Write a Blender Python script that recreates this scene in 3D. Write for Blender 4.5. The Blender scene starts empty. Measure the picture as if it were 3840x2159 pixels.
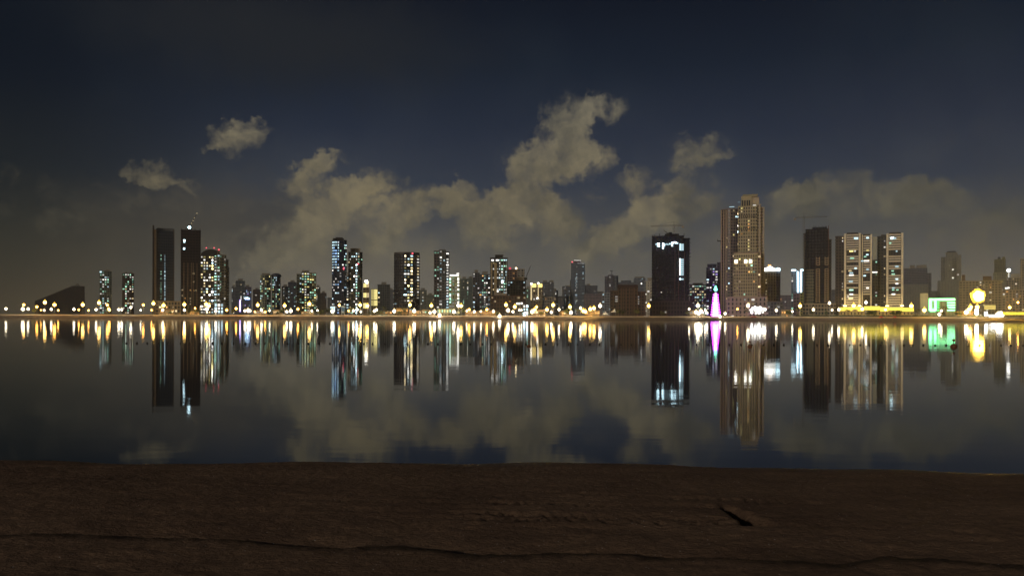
import bpy, bmesh, math, random
import numpy as np
from mathutils import Vector, Matrix, noise
R = math.radians
sc = bpy.context.scene
for c_ in list(sc.collection.objects): bpy.data.objects.remove(c_)
COL = sc.collection
FPX, CX, CY, HZ, EYE = 3014.0, 1920.0, 1079.5, 1190.0, 1.9      # focal length (full photo px), centre, horizon row, eye height
ROLL = 12.0/3840.0
LAND = 2.4
USE_HAZE = True

# ------------------------------------------------------------------ geometry of the view
def unroll(px, py):
    dx, dy = px-CX, py-CY
    return CX+dx+dy*ROLL, CY+dy-dx*ROLL
def az(px, py=1100):
    x, y = unroll(px, py); return math.atan2(x-CX, FPX)
def zat(px, py, D):
    x, y = unroll(px, py); return EYE+(HZ-y)/FPX*D
def xat(px, py, D):
    x, y = unroll(px, py); return (x-CX)/FPX*D
SH = [(-6000,1500),(-1500,900),(-900,800),(-530,765),(-200,752),(0,742),(200,700),(400,628),(700,540),(1500,500),(6000,900)]
def shore(X):
    for (a, b), (c, d) in zip(SH, SH[1:]):
        if a <= X <= c:
            t = (X-a)/(c-a); return b+(d-b)*t
    return 900
def shore_px(px):
    t = math.tan(az(px)); y = 700.0
    for _ in range(30): y = 0.5*y+0.5*shore(t*y)
    return y

# ------------------------------------------------------------------ materials
MATS = {}
def nmat(name):
    m = bpy.data.materials.new(name); m.use_nodes = True
    nt = m.node_tree; nt.nodes.clear()
    out = nt.nodes.new('ShaderNodeOutputMaterial')
    return m, nt, out
def mth(nt, op, a, b=None, c=None, clamp=False):
    n = nt.nodes.new('ShaderNodeMath'); n.operation = op; n.use_clamp = clamp
    for i, v in enumerate((a, b, c)):
        if v is None: continue
        if isinstance(v, (int, float)): n.inputs[i].default_value = v
        else: nt.links.new(v, n.inputs[i])
    return n.outputs[0]
def mixc(nt, f, a, b, blend='MIX'):
    n = nt.nodes.new('ShaderNodeMix'); n.data_type = 'RGBA'; n.blend_type = blend
    for i, v in ((0, f), (6, a), (7, b)):
        if isinstance(v, (int, float)): n.inputs[i].default_value = v
        elif isinstance(v, (tuple, list)): n.inputs[i].default_value = (*v[:3], 1)
        else: nt.links.new(v, n.inputs[i])
    return n.outputs[2]
def noise_n(nt, vec, scale, detail=4, rough=.55, dist=0):
    n = nt.nodes.new('ShaderNodeTexNoise'); n.inputs['Scale'].default_value = scale
    n.inputs['Detail'].default_value = detail; n.inputs['Roughness'].default_value = rough; n.inputs['Distortion'].default_value = dist
    if vec is not None: nt.links.new(vec, n.inputs['Vector'])
    return n
def solid(name, col, rough=.8, metal=0, var=.25, scale=.3, spec=.4, bump=0):
    if name in MATS: return MATS[name]
    m, nt, out = nmat(name)
    b = nt.nodes.new('ShaderNodeBsdfPrincipled'); nt.links.new(b.outputs[0], out.inputs[0])
    tc = nt.nodes.new('ShaderNodeTexCoord')
    n = noise_n(nt, tc.outputs['Object'], scale)
    c = mixc(nt, n.outputs[0], tuple(v*(1-var) for v in col), tuple(min(1, v*(1+var)) for v in col))
    nt.links.new(c, b.inputs['Base Color'])
    b.inputs['Roughness'].default_value = rough; b.inputs['Metallic'].default_value = metal
    b.inputs['Specular IOR Level'].default_value = spec
    if bump:
        bn = nt.nodes.new('ShaderNodeBump'); bn.inputs['Strength'].default_value = bump
        nt.links.new(noise_n(nt, tc.outputs['Object'], scale*8).outputs[0], bn.inputs['Height']); nt.links.new(bn.outputs[0], b.inputs['Normal'])
    MATS[name] = m; return m
def emis(name, col, s, sample=False):
    if name in MATS: return MATS[name]
    m, nt, out = nmat(name)
    e = nt.nodes.new('ShaderNodeEmission'); e.inputs[0].default_value = (*col, 1); e.inputs[1].default_value = s
    nt.links.new(e.outputs[0], out.inputs[0])
    m.cycles.emission_sampling = 'AUTO' if sample else 'NONE'
    MATS[name] = m; return m
def facade_mat(col, colw, fh, glass=(.012,.015,.02), frac=.62, name=None):
    key = ('fac', col, colw, fh, glass, frac)
    if key in MATS: return MATS[key]
    m, nt, out = nmat(name or 'facade')
    b = nt.nodes.new('ShaderNodeBsdfPrincipled'); nt.links.new(b.outputs[0], out.inputs[0])
    uv = nt.nodes.new('ShaderNodeUVMap'); uv.uv_map = 'UVMap'
    sp = nt.nodes.new('ShaderNodeSeparateXYZ'); nt.links.new(uv.outputs[0], sp.inputs[0])
    u = mth(nt, 'DIVIDE', sp.outputs[0], colw); v = mth(nt, 'DIVIDE', sp.outputs[1], fh)
    fu = mth(nt, 'FRACT', u); g1 = mth(nt, 'LESS_THAN', mth(nt, 'ABSOLUTE', mth(nt, 'SUBTRACT', fu, .5)), frac/2)
    cb = nt.nodes.new('ShaderNodeCombineXYZ')
    nt.links.new(mth(nt, 'FLOOR', u), cb.inputs[0]); nt.links.new(mth(nt, 'FLOOR', v), cb.inputs[1])
    wn = nt.nodes.new('ShaderNodeTexWhiteNoise'); nt.links.new(cb.outputs[0], wn.inputs[0])
    tc = nt.nodes.new('ShaderNodeTexCoord')
    wcol = mixc(nt, noise_n(nt, tc.outputs['Object'], .08, 5).outputs[0], tuple(c*.65 for c in col), tuple(min(1, c*1.3) for c in col))
    gcol = mixc(nt, mth(nt, 'POWER', wn.outputs[0], 4.0), glass, tuple(c*.55 for c in col))
    c = mixc(nt, g1, wcol, gcol); nt.links.new(c, b.inputs['Base Color'])
    r = mth(nt, 'MULTIPLY_ADD', g1, -.6, .85); nt.links.new(r, b.inputs['Roughness'])
    MATS[key] = m; return m

CONC = solid('concrete', (.3,.27,.22), .9)
DARKM = solid('dark_metal', (.05,.045,.04), .5, .6)
POLE = solid('galvanised_pole', (.35,.34,.32), .45, .7)
WCOL = {'cool': (.62,.9,1), 'white': (1,.97,.88), 'warm': (1,.78,.42), 'yellow': (1,.85,.32), 'green': (.5,1,.72), 'amber': (1,.5,.15), 'blue': (.35,.6,1), 'violet': (.5,.35,1), 'red': (1,.12,.16)}
LEV = {1: .28, 2: .8, 3: 1.7, 4: 7.0}
def wmat(c, l): return emis('lit_%s_%d' % (c, l), WCOL[c], LEV[l], sample=(l >= 4))

# ------------------------------------------------------------------ object helpers
def link(name, me, mats=None, parent=None, loc=None, rot=None):
    o = bpy.data.objects.new(name, me); COL.objects.link(o)
    if mats is not None and me is not None and not me.materials:
        for m in (mats if isinstance(mats, (list, tuple)) else [mats]): me.materials.append(m)
    if parent: o.parent = parent
    if loc is not None: o.location = loc
    if rot is not None: o.rotation_euler = rot
    return o
def tag(o, label=None, cat=None, group=None, kind=None):
    if label: o['label'] = label
    if cat: o['category'] = cat
    if group: o['group'] = group
    if kind: o['kind'] = kind
    return o
def mesh_of(bm, name='mesh', smooth=False):
    me = bpy.data.meshes.new(name); bm.to_mesh(me); bm.free()
    if smooth:
        for p in me.polygons: p.use_smooth = True
    return me
def bx(bm, x0, x1, y0, y1, z0, z1, mi=0):
    v = [bm.verts.new((x, y, z)) for z in (z0, z1) for x, y in ((x0,y0),(x1,y0),(x1,y1),(x0,y1))]
    for f in ((0,3,2,1),(4,5,6,7),(0,1,5,4),(1,2,6,5),(2,3,7,6),(3,0,4,7)):
        bm.faces.new([v[i] for i in f]).material_index = mi
def tube(bm, p, q, r0, r1=None, n=6, mi=0, cap=True):
    p, q = Vector(p), Vector(q); r1 = r0 if r1 is None else r1
    d = (q-p).normalized(); a = d.orthogonal().normalized(); b = d.cross(a)
    A = [bm.verts.new(p+(a*math.cos(t)+b*math.sin(t))*r0) for t in [2*math.pi*i/n for i in range(n)]]
    B = [bm.verts.new(q+(a*math.cos(t)+b*math.sin(t))*r1) for t in [2*math.pi*i/n for i in range(n)]]
    for i in range(n): bm.faces.new((A[i], A[(i+1)%n], B[(i+1)%n], B[i])).material_index = mi
    if cap: bm.faces.new(A[::-1]).material_index = mi; bm.faces.new(B).material_index = mi
def lathe(bm, prof, n=12, c=(0,0,0), mi=0):
    rings = []
    for r, z in prof:
        rings.append([bm.verts.new((c[0]+r*math.cos(2*math.pi*i/n), c[1]+r*math.sin(2*math.pi*i/n), c[2]+z)) for i in range(n)])
    for A, B in zip(rings, rings[1:]):
        for i in range(n): bm.faces.new((A[i], A[(i+1)%n], B[(i+1)%n], B[i])).material_index = mi
    bm.faces.new(rings[0][::-1]).material_index = mi; bm.faces.new(rings[-1]).material_index = mi

# footprints: unit shapes, x -.5..+.5, y 0 (towards water) .. 1, counter-clockwise seen from above
def footprint(plan, w, d):
    if plan == 'box': p = [(-.5,0),(.5,0),(.5,1),(-.5,1)]
    elif plan == 'oct': p = [(-.32,0),(.32,0),(.5,.2),(.5,.8),(.32,1),(-.32,1),(-.5,.8),(-.5,.2)]
    elif plan == 'round': p = [(.5*math.sin(t), .5-.5*math.cos(t)) for t in [2*math.pi*(i+.5)/16-math.pi for i in range(16)]]
    elif plan == 'bow': p = [(-.5+i/8, .22*(1-math.cos((i/8-.5)*math.pi))) for i in range(9)]+[(.5,1),(-.5,1)]
    elif plan == 'cross': p = [(-.28,0),(.28,0),(.28,.12),(.5,.12),(.5,1),(-.5,1),(-.5,.12),(-.28,.12)]
    return [(x*w, y*d) for x, y in p]
def offs(poly, o):
    n = len(poly); out = []
    for i in range(n):
        x0, y0 = poly[i-1]; x1, y1 = poly[i]; x2, y2 = poly[(i+1)%n]
        a = Vector((x1-x0, y1-y0)).normalized(); b = Vector((x2-x1, y2-y1)).normalized()
        na, nb = Vector((a.y, -a.x)), Vector((b.y, -b.x)); m = (na+nb)
        m = m/max(.3, m.dot(na)) if m.length > 1e-6 else na
        out.append((x1+m.x*o, y1+m.y*o))
    return out
def loft(poly, levels, name='body'):
    """levels: list of (z, offset, material index for the faces from the previous level)"""
    bm = bmesh.new(); uvl = bm.loops.layers.uv.new('UVMap')
    n = len(poly); per = [0]
    for i in range(n):
        a, b = poly[i], poly[(i+1)%n]; per.append(per[-1]+math.hypot(b[0]-a[0], b[1]-a[1]))
    prev = None
    for z, o, mi in levels:
        q = offs(poly, o); ring = [bm.verts.new((x, y, z)) for x, y in q]
        if prev:
            pr, pz = prev
            for i in range(n):
                f = bm.faces.new((pr[i], pr[(i+1)%n], ring[(i+1)%n], ring[i])); f.material_index = mi
                for l, (u, v) in zip(f.loops, ((per[i], pz), (per[i+1], pz), (per[i+1], z), (per[i], z))): l[uvl].uv = (u, v)
        prev = (ring, z)
    f = bm.faces.new(prev[0]); f.material_index = 1
    return mesh_of(bm, name)

WIN_ME = {}
def win_mesh(w, h, c, l):
    k = (round(w, 1), round(h, 1), c, l)
    if k not in WIN_ME:
        bm = bmesh.new(); bx(bm, -k[0]/2, k[0]/2, -.12, .05, -k[1]/2, k[1]/2)
        me = mesh_of(bm, 'window'); me.materials.append(wmat(c, l)); WIN_ME[k] = me
    return WIN_ME[k]

NWIN = [0]
class Bld:
    def __init__(s, name, label, cat, x0, x1, D, phi=0, side=.35, group=None):
        D = D*1.45 if D >= 1200 else D; s.D = D; a0, a1 = az(x0), az(x1); s.ac = (a0+a1)/2
        s.R = D/math.cos(s.ac); s.W = 2*s.R*math.tan((a1-a0)/2); s.xc = (x0+x1)/2
        X = D*math.tan(s.ac); s.phi = phi
        s.o = link(name, None); s.o.location = (X, D, LAND); s.o.rotation_euler = (0, 0, -s.ac+R(phi))
        tag(s.o, label, cat, group)
        s.rng = random.Random(int(x0*7+x1)); s.side = side
        if phi:
            f = R(abs(phi)); s.w = s.W*(1-side)/math.cos(f); s.d = s.W*side/math.sin(f)
            # the near corner is the middle of the silhouette split: shift the box so that its outline stays on x0..x1
            lx = -s.W/2 if phi < 0 else s.W/2
            c, sn = math.cos(R(phi)), math.sin(R(phi))
            # local corners (+-w/2,0),(+-w/2,d) rotated by phi: lateral = x*c - y*sn
            xs = [x*c-y*sn for x in (-s.w/2, s.w/2) for y in (0, s.d)]
            sh = -(min(xs)+max(xs))/2
            s.o.location.x += sh*math.cos(s.ac); s.o.location.y -= sh*math.sin(s.ac)
    def lx(s, px, py=1100): return s.R*math.tan(az(px, py)-s.ac)
    def z(s, py, px=None): return zat(px or s.xc, py, s.D)-LAND
    def block(s, part, x0, x1, ytop, ybot=None, dy=0, depth=22, plan='box', col=(.2,.18,.15), glass=(.012,.015,.02), fh=3.4, colw=3.2, slab=.35, sh=.35, frac=.62, wall=None, inset=0, label=None):
        if s.phi: w, d, cx = s.w, s.d, 0
        else: a, b = s.lx(x0), s.lx(x1); w, d, cx = b-a, depth, (a+b)/2
        zt = s.z(ytop); zb = 0 if ybot is None else s.z(ybot)
        poly = [(x+cx, y+dy) for x, y in footprint(plan, w, d)]
        nf = max(1, int(round((zt-zb)/fh))); fh = (zt-zb)/nf
        lev = [(zb, 0, 0)]
        for i in range(nf):
            z1 = zb+(i+1)*fh
            if slab: lev += [(z1-fh*sh, 0, 0), (z1-fh*sh+.01, slab, 1), (z1, slab, 1)] + ([(z1+.01, 0, 1)] if i < nf-1 else [])
            else: lev += [(z1, 0, 0)]
        me = loft(poly, lev, part)
        wc = wall or col
        me.materials.append(facade_mat(col, colw, round(fh, 3), glass, frac)); me.materials.append(solid('wall_%.3f_%.3f_%.3f' % wc, wc, .85, scale=.1))
        o = link(part, me, parent=s.o)
        if label: o['label'] = label
        s.last = dict(poly=poly, zb=zb, zt=zt, nf=nf, fh=fh, sh=sh, colw=colw, w=w, cx=cx, dy=dy, d=d)
        return s
    def _put(s, x, y, nx, ny, z, w, h, c, l):
        m = win_mesh(w, h, c, l); o = bpy.data.objects.new('window', m); COL.objects.link(o); o.parent = s.o
        o.location = (x+nx*.1, y+ny*.1, z); o.rotation_euler = (0, 0, math.atan2(ny, nx)+math.pi/2); NWIN[0] += 1
    def lit(s, n, pal='cool white warm', lev=(1,1,2,2,3), zlo=0, zhi=1, xlo=0, xhi=1, stacks=.3, wide=.58, hgt=.5):
        b = s.last; cells = []; poly = b['poly']; N = len(poly); rot = s.phi
        for i in range(N):
            x0, y0 = poly[i]; x1, y1 = poly[(i+1)%N]; L = math.hypot(x1-x0, y1-y0); nx, ny = (y1-y0)/L, -(x1-x0)/L
            if -nx*math.sin(R(rot))-ny*math.cos(R(rot)) < .25: continue
            nc = int(L/b['colw']+.5)
            if nc < 1: continue
            for k in range(nc):
                t = (k+.5)/nc; x, y = x0+(x1-x0)*t, y0+(y1-y0)*t
                fx = (x-b['cx'])/max(1e-3, b['w'])+.5
                if not (xlo <= fx <= xhi): continue
                for f in range(b['nf']):
                    ff = (f+.5)/b['nf']
                    if zlo <= ff <= zhi: cells.append((x, y, nx, ny, b['zb']+(f+(1-b['sh'])*.5)*b['fh'], L/nc, (i, k), f))
        if not cells: return s
        rng = s.rng; keys = list({c[6] for c in cells}); keys.sort()
        hot = set(rng.sample(keys, max(1, int(len(keys)*.35))))
        rng.shuffle(cells); cells.sort(key=lambda c: -(rng.random()+(stacks if c[6] in hot else 0)))
        pals = pal.split()
        for c in cells[:n]:
            s._put(c[0], c[1], c[2], c[3], c[4], c[5]*wide*rng.choice((.7,.85,1,1,1.3)), b['fh']*(1-b['sh'])*hgt/.55*.8, rng.choice(pals), rng.choice(lev))
        return s
    def win(s, px, py, c='white', l=3, w=2.4, h=1.7, dy=None):
        y = (s.last['dy'] if dy is None else dy)-.35
        s._put(s.lx(px, py), y, 0, -1, s.z(py, px), w, h, c, l); return s
    def box(s, part, x0, x1, y0, y1, dy=0, depth=4, mat=None, label=None):
        bm = bmesh.new(); bx(bm, s.lx(x0), s.lx(x1), dy, dy+depth, s.z(y1), s.z(y0))
        o = link(part, mesh_of(bm, part), mat or CONC, s.o)
        if label: o['label'] = label
        return s
    def piers(s, xs, ytop, ybot=None, w=1.0, dy=-.6, mat=None, part='pier'):
        for x in xs:
            bm = bmesh.new(); c = s.lx(x); bx(bm, c-w/2, c+w/2, dy, dy+w, 0 if ybot is None else s.z(ybot), s.z(ytop))
            link(part, mesh_of(bm, part), mat or CONC, s.o)
        return s
    def roof(s, f0=.25, f1=.75, h=5, mat=None, part='roof_plant', y0=.3, y1=.8):
        b = s.last; bm = bmesh.new(); a = b['cx']-b['w']/2
        bx(bm, a+f0*b['w'], a+f1*b['w'], b['dy']+y0*b['d'], b['dy']+y1*b['d'], b['zt']-.2, b['zt']+h)
        bx(bm, a+f0*b['w']-.4, a+f1*b['w']+.4, b['dy']+y0*b['d']-.4, b['dy']+y1*b['d']+.4, b['zt']+h, b['zt']+h+.5)
        link(part, mesh_of(bm, part), mat or CONC, s.o); return s
    def parapet(s, h=1.3, mat=None):
        b = s.last; bm = bmesh.new(); q = b['poly']; n = len(q); z0, z1 = b['zt'], b['zt']+h
        A = [bm.verts.new((x, y, z0)) for x, y in q]; B = [bm.verts.new((x, y, z1)) for x, y in q]
        qi = offs(q, -.4); C = [bm.verts.new((x, y, z1)) for x, y in qi]; Dv = [bm.verts.new((x, y, z0)) for x, y in qi]
        for i in range(n):
            j = (i+1)%n
            for P, Q in ((A, B), (B, C), (C, Dv)): bm.faces.new((P[i], P[j], Q[j], Q[i]))
        link('parapet', mesh_of(bm, 'parapet'), mat or CONC, s.o); return s
    def mast(s, px, ytop, ybot, r=.25, part='mast'):
        bm = bmesh.new(); x = s.lx(px); tube(bm, (x, s.last['dy']+s.last['d']*.4, s.z(ybot)), (x, s.last['dy']+s.last['d']*.4, s.z(ytop)), r, r*.4)
        link(part, mesh_of(bm, part), DARKM, s.o); return s
    def beacon(s, px, py, c='red', l=4, r=.9, dy=0):
        if c == 'red': l = min(l, 3); r *= .8
        bm = bmesh.new(); lathe(bm, [(r*.5,-r*.9),(r,-r*.4),(r,r*.4),(r*.5,r*.9)], 8)
        link('beacon', mesh_of(bm, 'beacon'), wmat(c, l), s.o, (s.lx(px), dy-.4, s.z(py))); return s
    def neon(s, pts, c='white', l=4, r=.45, dy=-.8, part='neon_tube'):
        bm = bmesh.new(); P = [(s.lx(x), dy, s.z(y)) for x, y in pts]
        for a, b in zip(P, P[1:]): tube(bm, a, b, r, n=6)
        link(part, mesh_of(bm, part), wmat(c, l), s.o); return s

# ================================================================== BUILDINGS (left to right, photo columns)
def simple(label, x0, x1, yt, D, n=12, pal='cool white warm', name='apartment_tower', cat='tower', lev=(1,1,2,2,3), roof=(.25,.75,4), phi=0, side=.35, lk=None, **k):
    b = Bld(name, label, cat, x0, x1, D, phi, side); b.block('body', x0, x1, yt, **k)
    if n: b.lit(int(n*1.5) if n >= 5 else n, pal, lev, **(lk or {}))
    if roof: b.roof(*roof)
    return b

TAN = (.34,.28,.2); GREY = (.25,.25,.26); DK = (.07,.065,.06); BLU = (.09,.11,.15); GRN = (.22,.24,.19); BRN = (.16,.11,.08)
# stepped building on the far left
b = Bld('stepped_building', 'low dark brown building with a roof stepping up like a wedge, far left', 'building', 150, 318, 1500)
for i in range(15): b.block('step_block', 130+i*9.8, 318, 1128-i*4.2, dy=i*2.5, depth=40, col=(.1,.07,.05), slab=0, frac=.3)
b.box('roof_plant', 283, 297, 1061, 1068, dy=35, depth=8, mat=CONC)
b = simple('short dark apartment tower with scattered green lights, leftmost of the two short ones', 373, 418, 1016, 1150, 26, 'green green cool white', col=GRN, roof=None, lev=(1,2,2,3), lk=dict(xhi=.7))
b.box('roof_plant', 393, 410, 1011, 1016, dy=4, depth=8).beacon(377, 1020, 'cool', 3, 1.2)
b = simple('short brown apartment tower with sparse pale lights, just left of the finned slab', 458, 502, 1024, 1150, 28, 'green white warm', col=BRN, roof=None, lev=(1,2,2,3), plan='cross')
b.box('roof_plant', 468, 476, 1019, 1024, dy=4, depth=6).box('roof_plant', 488, 495, 1018, 1024, dy=4, depth=6)
# tall slab with fin
b = Bld('office_tower', 'tall dark glass slab tower with a thin fin on its left edge', 'tower', 571, 652, 950)
b.block('body', 586, 652, 866, depth=24, col=(.06,.068,.085), glass=(.02,.025,.035), frac=.85, slab=.12, sh=.2, colw=2.4)
for i in range(26):
    y = 955+i*7.0+b.rng.random()*3
    if b.rng.random() < .55: b.win(603.5, y, 'green', b.rng.choice((1,1,2)), .9, 1.1)
    b.win(618, y, 'cool', b.rng.choice((1,2,2,3)) if y > 1015 else 1, 1.0, 1.2)
b.box('crown_screen', 588, 650, 852, 866, dy=10, depth=.6, mat=solid('screen', (.16,.16,.16), .7)).piers([587, 651], 858, None, 1.2, -.8, solid('edge', (.08,.07,.065), .6), 'corner_pier')
b.box('fin', 571, 577, 847, 1190, dy=-3, depth=20, mat=solid('fin_dark', (.05,.045,.04), .6)).box('fin', 577.3, 584, 862, 1186, dy=-2, depth=16, mat=solid('fin_tan', TAN, .8))
simple('low tan podium building lit amber, under the tall slab with a fin', 583, 678, 1128, 905, 6, 'warm amber', 'podium_building', 'building', col=(.4,.32,.2), roof=None, fh=4.5)
# tower under construction w/ crane light
b = Bld('unfinished_tower', 'tall unfinished brown tower with a white work light on its roof', 'tower', 678, 751, 960)
b.block('body', 678, 751, 862, depth=24, col=(.045,.03,.026), slab=.4, fh=3.3, frac=.8, glass=(.02,.012,.01))
b.piers([689, 704, 717, 724, 738], 985, None, .9, -.9, solid('pier_tan', (.24,.18,.12), .85)).piers([680, 695, 712, 730, 749], 855, 862, .5, 2, DARKM, 'column_stub')
b.win(691, 903, 'cool', 4, 2, 2.2).win(691, 908, 'cool', 3, 2, 2.2).win(690, 933, 'cool', 4, 1.8, 2)
b.lit(14, 'warm amber', (1,1), zhi=.5).beacon(709, 853, 'cool', 4, 1.7)
# lit tower with curved cap
b = Bld('apartment_tower', 'dark tower crowded with lit windows under a curved black cap with three red lights', 'tower', 751, 825, 930)
b.block('body', 751, 801, 957, depth=22, col=(.08,.07,.06), slab=.3, colw=2.7).lit(66, 'white warm cool white yellow', (1,2,2,3,3,4), stacks=0)
b.block('side_wing', 801.5, 825, 950, dy=2, depth=18, col=GRN, slab=.3).lit(30, 'green cool white', (1,2,2,3))
bm = bmesh.new(); pr = []
for i in range(9):
    t = i/8; x = b.lx(753+t*60); zz = b.z(957-22*math.sin((t*.72+.05)*math.pi)**.7); pr.append((x, zz))
for y in (-1.5, 20): pass
A = [bm.verts.new((x, -1.0, z)) for x, z in pr]+[bm.verts.new((pr[-1][0], -1, b.z(958))), bm.verts.new((pr[0][0], -1, b.z(958)))]
B = [bm.verts.new(v.co+Vector((0, 20, 0))) for v in A]; n = len(A)
bm.faces.new(A[::-1]); bm.faces.new(B)
for i in range(n): bm.faces.new((A[i], A[(i+1)%n], B[(i+1)%n], B[i]))
link('curved_cap', mesh_of(bm), solid('cap_dark', (.03,.028,.03), .5), b.o)
b.box('roof_plant', 812, 824, 936, 950, dy=3, depth=10).beacon(773, 930).beacon(802, 929).beacon(820, 935, r=1.1)
b.neon([(776,1140),(776,1165)], 'warm', 2, 1.2).neon([(752,1150),(752,1163)], 'warm', 2, .8)
b = Bld('apartment_tower', 'olive grey tower with a rounded right shoulder behind the lit tower with the black cap', 'tower', 822, 858, 990)
b.block('body', 822, 847, 955, depth=20, col=(.3,.28,.2), colw=2.8).lit(14, 'white green', (1,1,2)); b.block('bowed_wing', 846, 856, 972, dy=1.5, depth=16, col=(.3,.28,.2), plan='round').lit(6, 'warm white', (1,2))
b.block('bowed_wing', 850, 859, 1000, dy=3, depth=14, col=(.3,.28,.2), plan='round')
b = simple('white lit low office block beside a street lamp, at the foot of the lit tower', 803, 838, 1135, 900, 26, 'cool cool white', 'office_block', 'building', (2,3,3), None, col=GREY, fh=4, lk=dict(hgt=.7))
simple('small dark block right of the olive grey tower', 868, 884, 1075, 1300, 6, col=GREY)
b = simple('slate grey block with a purple neon strip up its front', 883, 918, 1052, 1250, 6, col=(.2,.22,.23), name='office_block', cat='building'); b.neon([(900,1125),(900,1168)], 'violet', 4, 1.0)
b = simple('small bluish block with a pale blue roof sign, left of the rounded pair', 912, 942, 1075, 1300, 14, 'violet cool blue', 'office_block', 'building', col=(.2,.18,.26)); b.neon([(912,1120),(936,1120)], 'blue', 4, 1.6, part='roof_sign').neon([(917,1117),(932,1117)], 'cool', 4, 1.2, part='roof_sign')
simple('far brown block between the blue roof sign and the rounded pair', 948, 976, 1085, 1500, 4, col=BRN, name='office_block', cat='building')
b = simple('rounded green grey tower, left of the rounded pair', 976, 1016, 1030, 1120, 28, 'green yellow cool white', plan='round', col=GRN, roof=(.15,.85,2), lev=(1,2,2,3))
b = simple('rounded dark tower with a domed top, right of the rounded pair', 1019, 1052, 1035, 1130, 24, 'yellow green cool', plan='round', col=(.13,.13,.15), roof=None, lev=(1,2,3))
bm = bmesh.new(); lathe(bm, [(7.5,0),(6.5,2.2),(4.2,3.8),(1.5,4.4)], 14); link('dome', mesh_of(bm, smooth=True), solid('dome_dark', (.06,.07,.11), .4), b.o, (0, 9, b.last['zt']))
simple('low dark block just right of the domed tower', 1056, 1082, 1073, 1350, 6, 'white cool', col=DK, name='office_block', cat='building')
simple('dark stepped block left of the wide green windowed tower', 1080, 1113, 1057, 1300, 12, 'cool green', col=(.14,.14,.16))
b = Bld('apartment_tower', 'wide tower of three shafts speckled with yellow green windows', 'tower', 1112, 1185, 1050)
b.block('side_wing', 1112, 1132, 1026, dy=5, depth=18, col=GRN).lit(8, 'green cool', (1,2)); b.block('body', 1130, 1160, 1020, depth=22, col=(.08,.085,.07)).lit(34, 'yellow green white', (2,2,3), zlo=.1); b.roof(.1,.9,2)
b.block('side_wing', 1161, 1185, 1022, dy=3, depth=20, col=(.32,.32,.22)).lit(30, 'yellow green', (1,1,2,3))
simple('narrow dark block at the right foot of the three shaft tower', 1185, 1201, 1076, 1200, 7, col=DK, pal='warm white', name='office_block', cat='building')
simple('low brownish block with a slanting shoulder, left of the tall blue black tower', 1201, 1224, 1098, 1300, 4, col=BRN, name='office_block', cat='building')
# pair of tall dark
b = Bld('apartment_tower', 'tallest blue black tower of the centre left, pale blue windows down its left edge', 'tower', 1245, 1299, 960)
b.block('body', 1245, 1299, 901, depth=20, col=(.028,.034,.06), glass=(.01,.014,.03), slab=.3, plan='oct', colw=2.6)
b.lit(34, 'cool blue cool', (2,3,3), zlo=.68, xhi=.42).lit(14, 'green cool white', (2,3,3), zlo=.6, xlo=.42).lit(44, 'cool white blue white', (1,2,2,3), zhi=.68).box('roof_deck', 1247, 1289, 893, 901, dy=1, depth=16, mat=DARKM).box('roof_plant', 1258, 1284, 889, 893, dy=4, depth=10, mat=DARKM).box('roof_deck', 1288, 1299, 899, 901.5, dy=1, depth=12, mat=DARKM)
b.neon([(1288,1002),(1288,1011)], 'red', 3, .8, part='red_light')
simple('dark slab crouching between the two tall central left towers', 1298, 1312, 1035, 1020, 8, col=DK, name='office_block', cat='building')
b = Bld('apartment_tower', 'dark tower with white windows and one red light, right of the blue black tower', 'tower', 1306, 1358, 970)
b.block('body', 1306, 1358, 944, depth=20, col=(.1,.095,.07), plan='oct', colw=2.8).lit(30, 'cool white cool green', (2,3,3,4), xlo=.2, xhi=.6, stacks=.6).lit(26, 'warm green white', (1,1,2)).roof(.15,.85,4).beacon(1342, 989, 'red', 4, 1.3)
b.box('roof_plant', 1320, 1344, 929, 940, dy=6, depth=8, mat=solid('plant_tan', (.14,.12,.09), .8))
# yellow glowing small ones
b = Bld('office_block', 'small block with glowing yellow window bays and a lit white spire', 'building', 1361, 1385, 900)
b.block('body', 1361, 1385, 1063, depth=14, col=(.2,.15,.1), slab=.2, fh=3.6)
for y0, y1 in ((1063,1077),(1098,1115),(1136,1156)):
    for x, c, l in ((1365,'yellow',3),(1371,'yellow',3),(1376,'warm',2),(1381,'warm',2)): b.box('window', x-1.9, x+1.9, y0, y1, dy=-.55, depth=.3, mat=wmat(c, l))
b.beacon(1373, 1055, 'white', 4, 1.8).beacon(1376, 1060, 'warm', 4, 1.3)
b = Bld('office_block', 'small block striped with tall pale yellow window strips', 'building', 1391, 1416, 930); b.block('body', 1391, 1416, 1083, depth=14, col=(.25,.22,.12), slab=.15)
for i in range(6):
    for y0, y1 in ((1085,1123),(1126,1146)): b.box('window', 1392.5+i*3.9, 1394.8+i*3.9, y0, y1, dy=-.5, depth=.3, mat=wmat('yellow', 2 if i < 3 else 3))
b = simple('dark grey unlit block right of the yellow striped block', 1416, 1462, 1066, 1150, 3, col=(.14,.14,.13), roof=(.3,.7,3), name='office_block', cat='building')
simple('faint grey block tucked behind the left side of the round black tower', 1452, 1478, 1086, 1400, 4, col=GREY, name='office_block', cat='building')
b = Bld('apartment_tower', 'broad rounded black tower with one half full of lit windows and a red roof light', 'tower', 1477, 1573, 930)
b.block('body', 1477, 1573, 952, depth=26, col=(.022,.017,.02), glass=(.006,.006,.01), slab=.3, plan='bow', colw=2.9).lit(38, 'white cool white warm yellow', (1,2,3,3,4), xlo=.32, xhi=.8, zlo=.25, stacks=.05).lit(22, 'white warm', (1,2), xlo=.82, zlo=.3).lit(10, 'warm cool', (1,), zhi=.4).parapet(2.2, DARKM)
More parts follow.
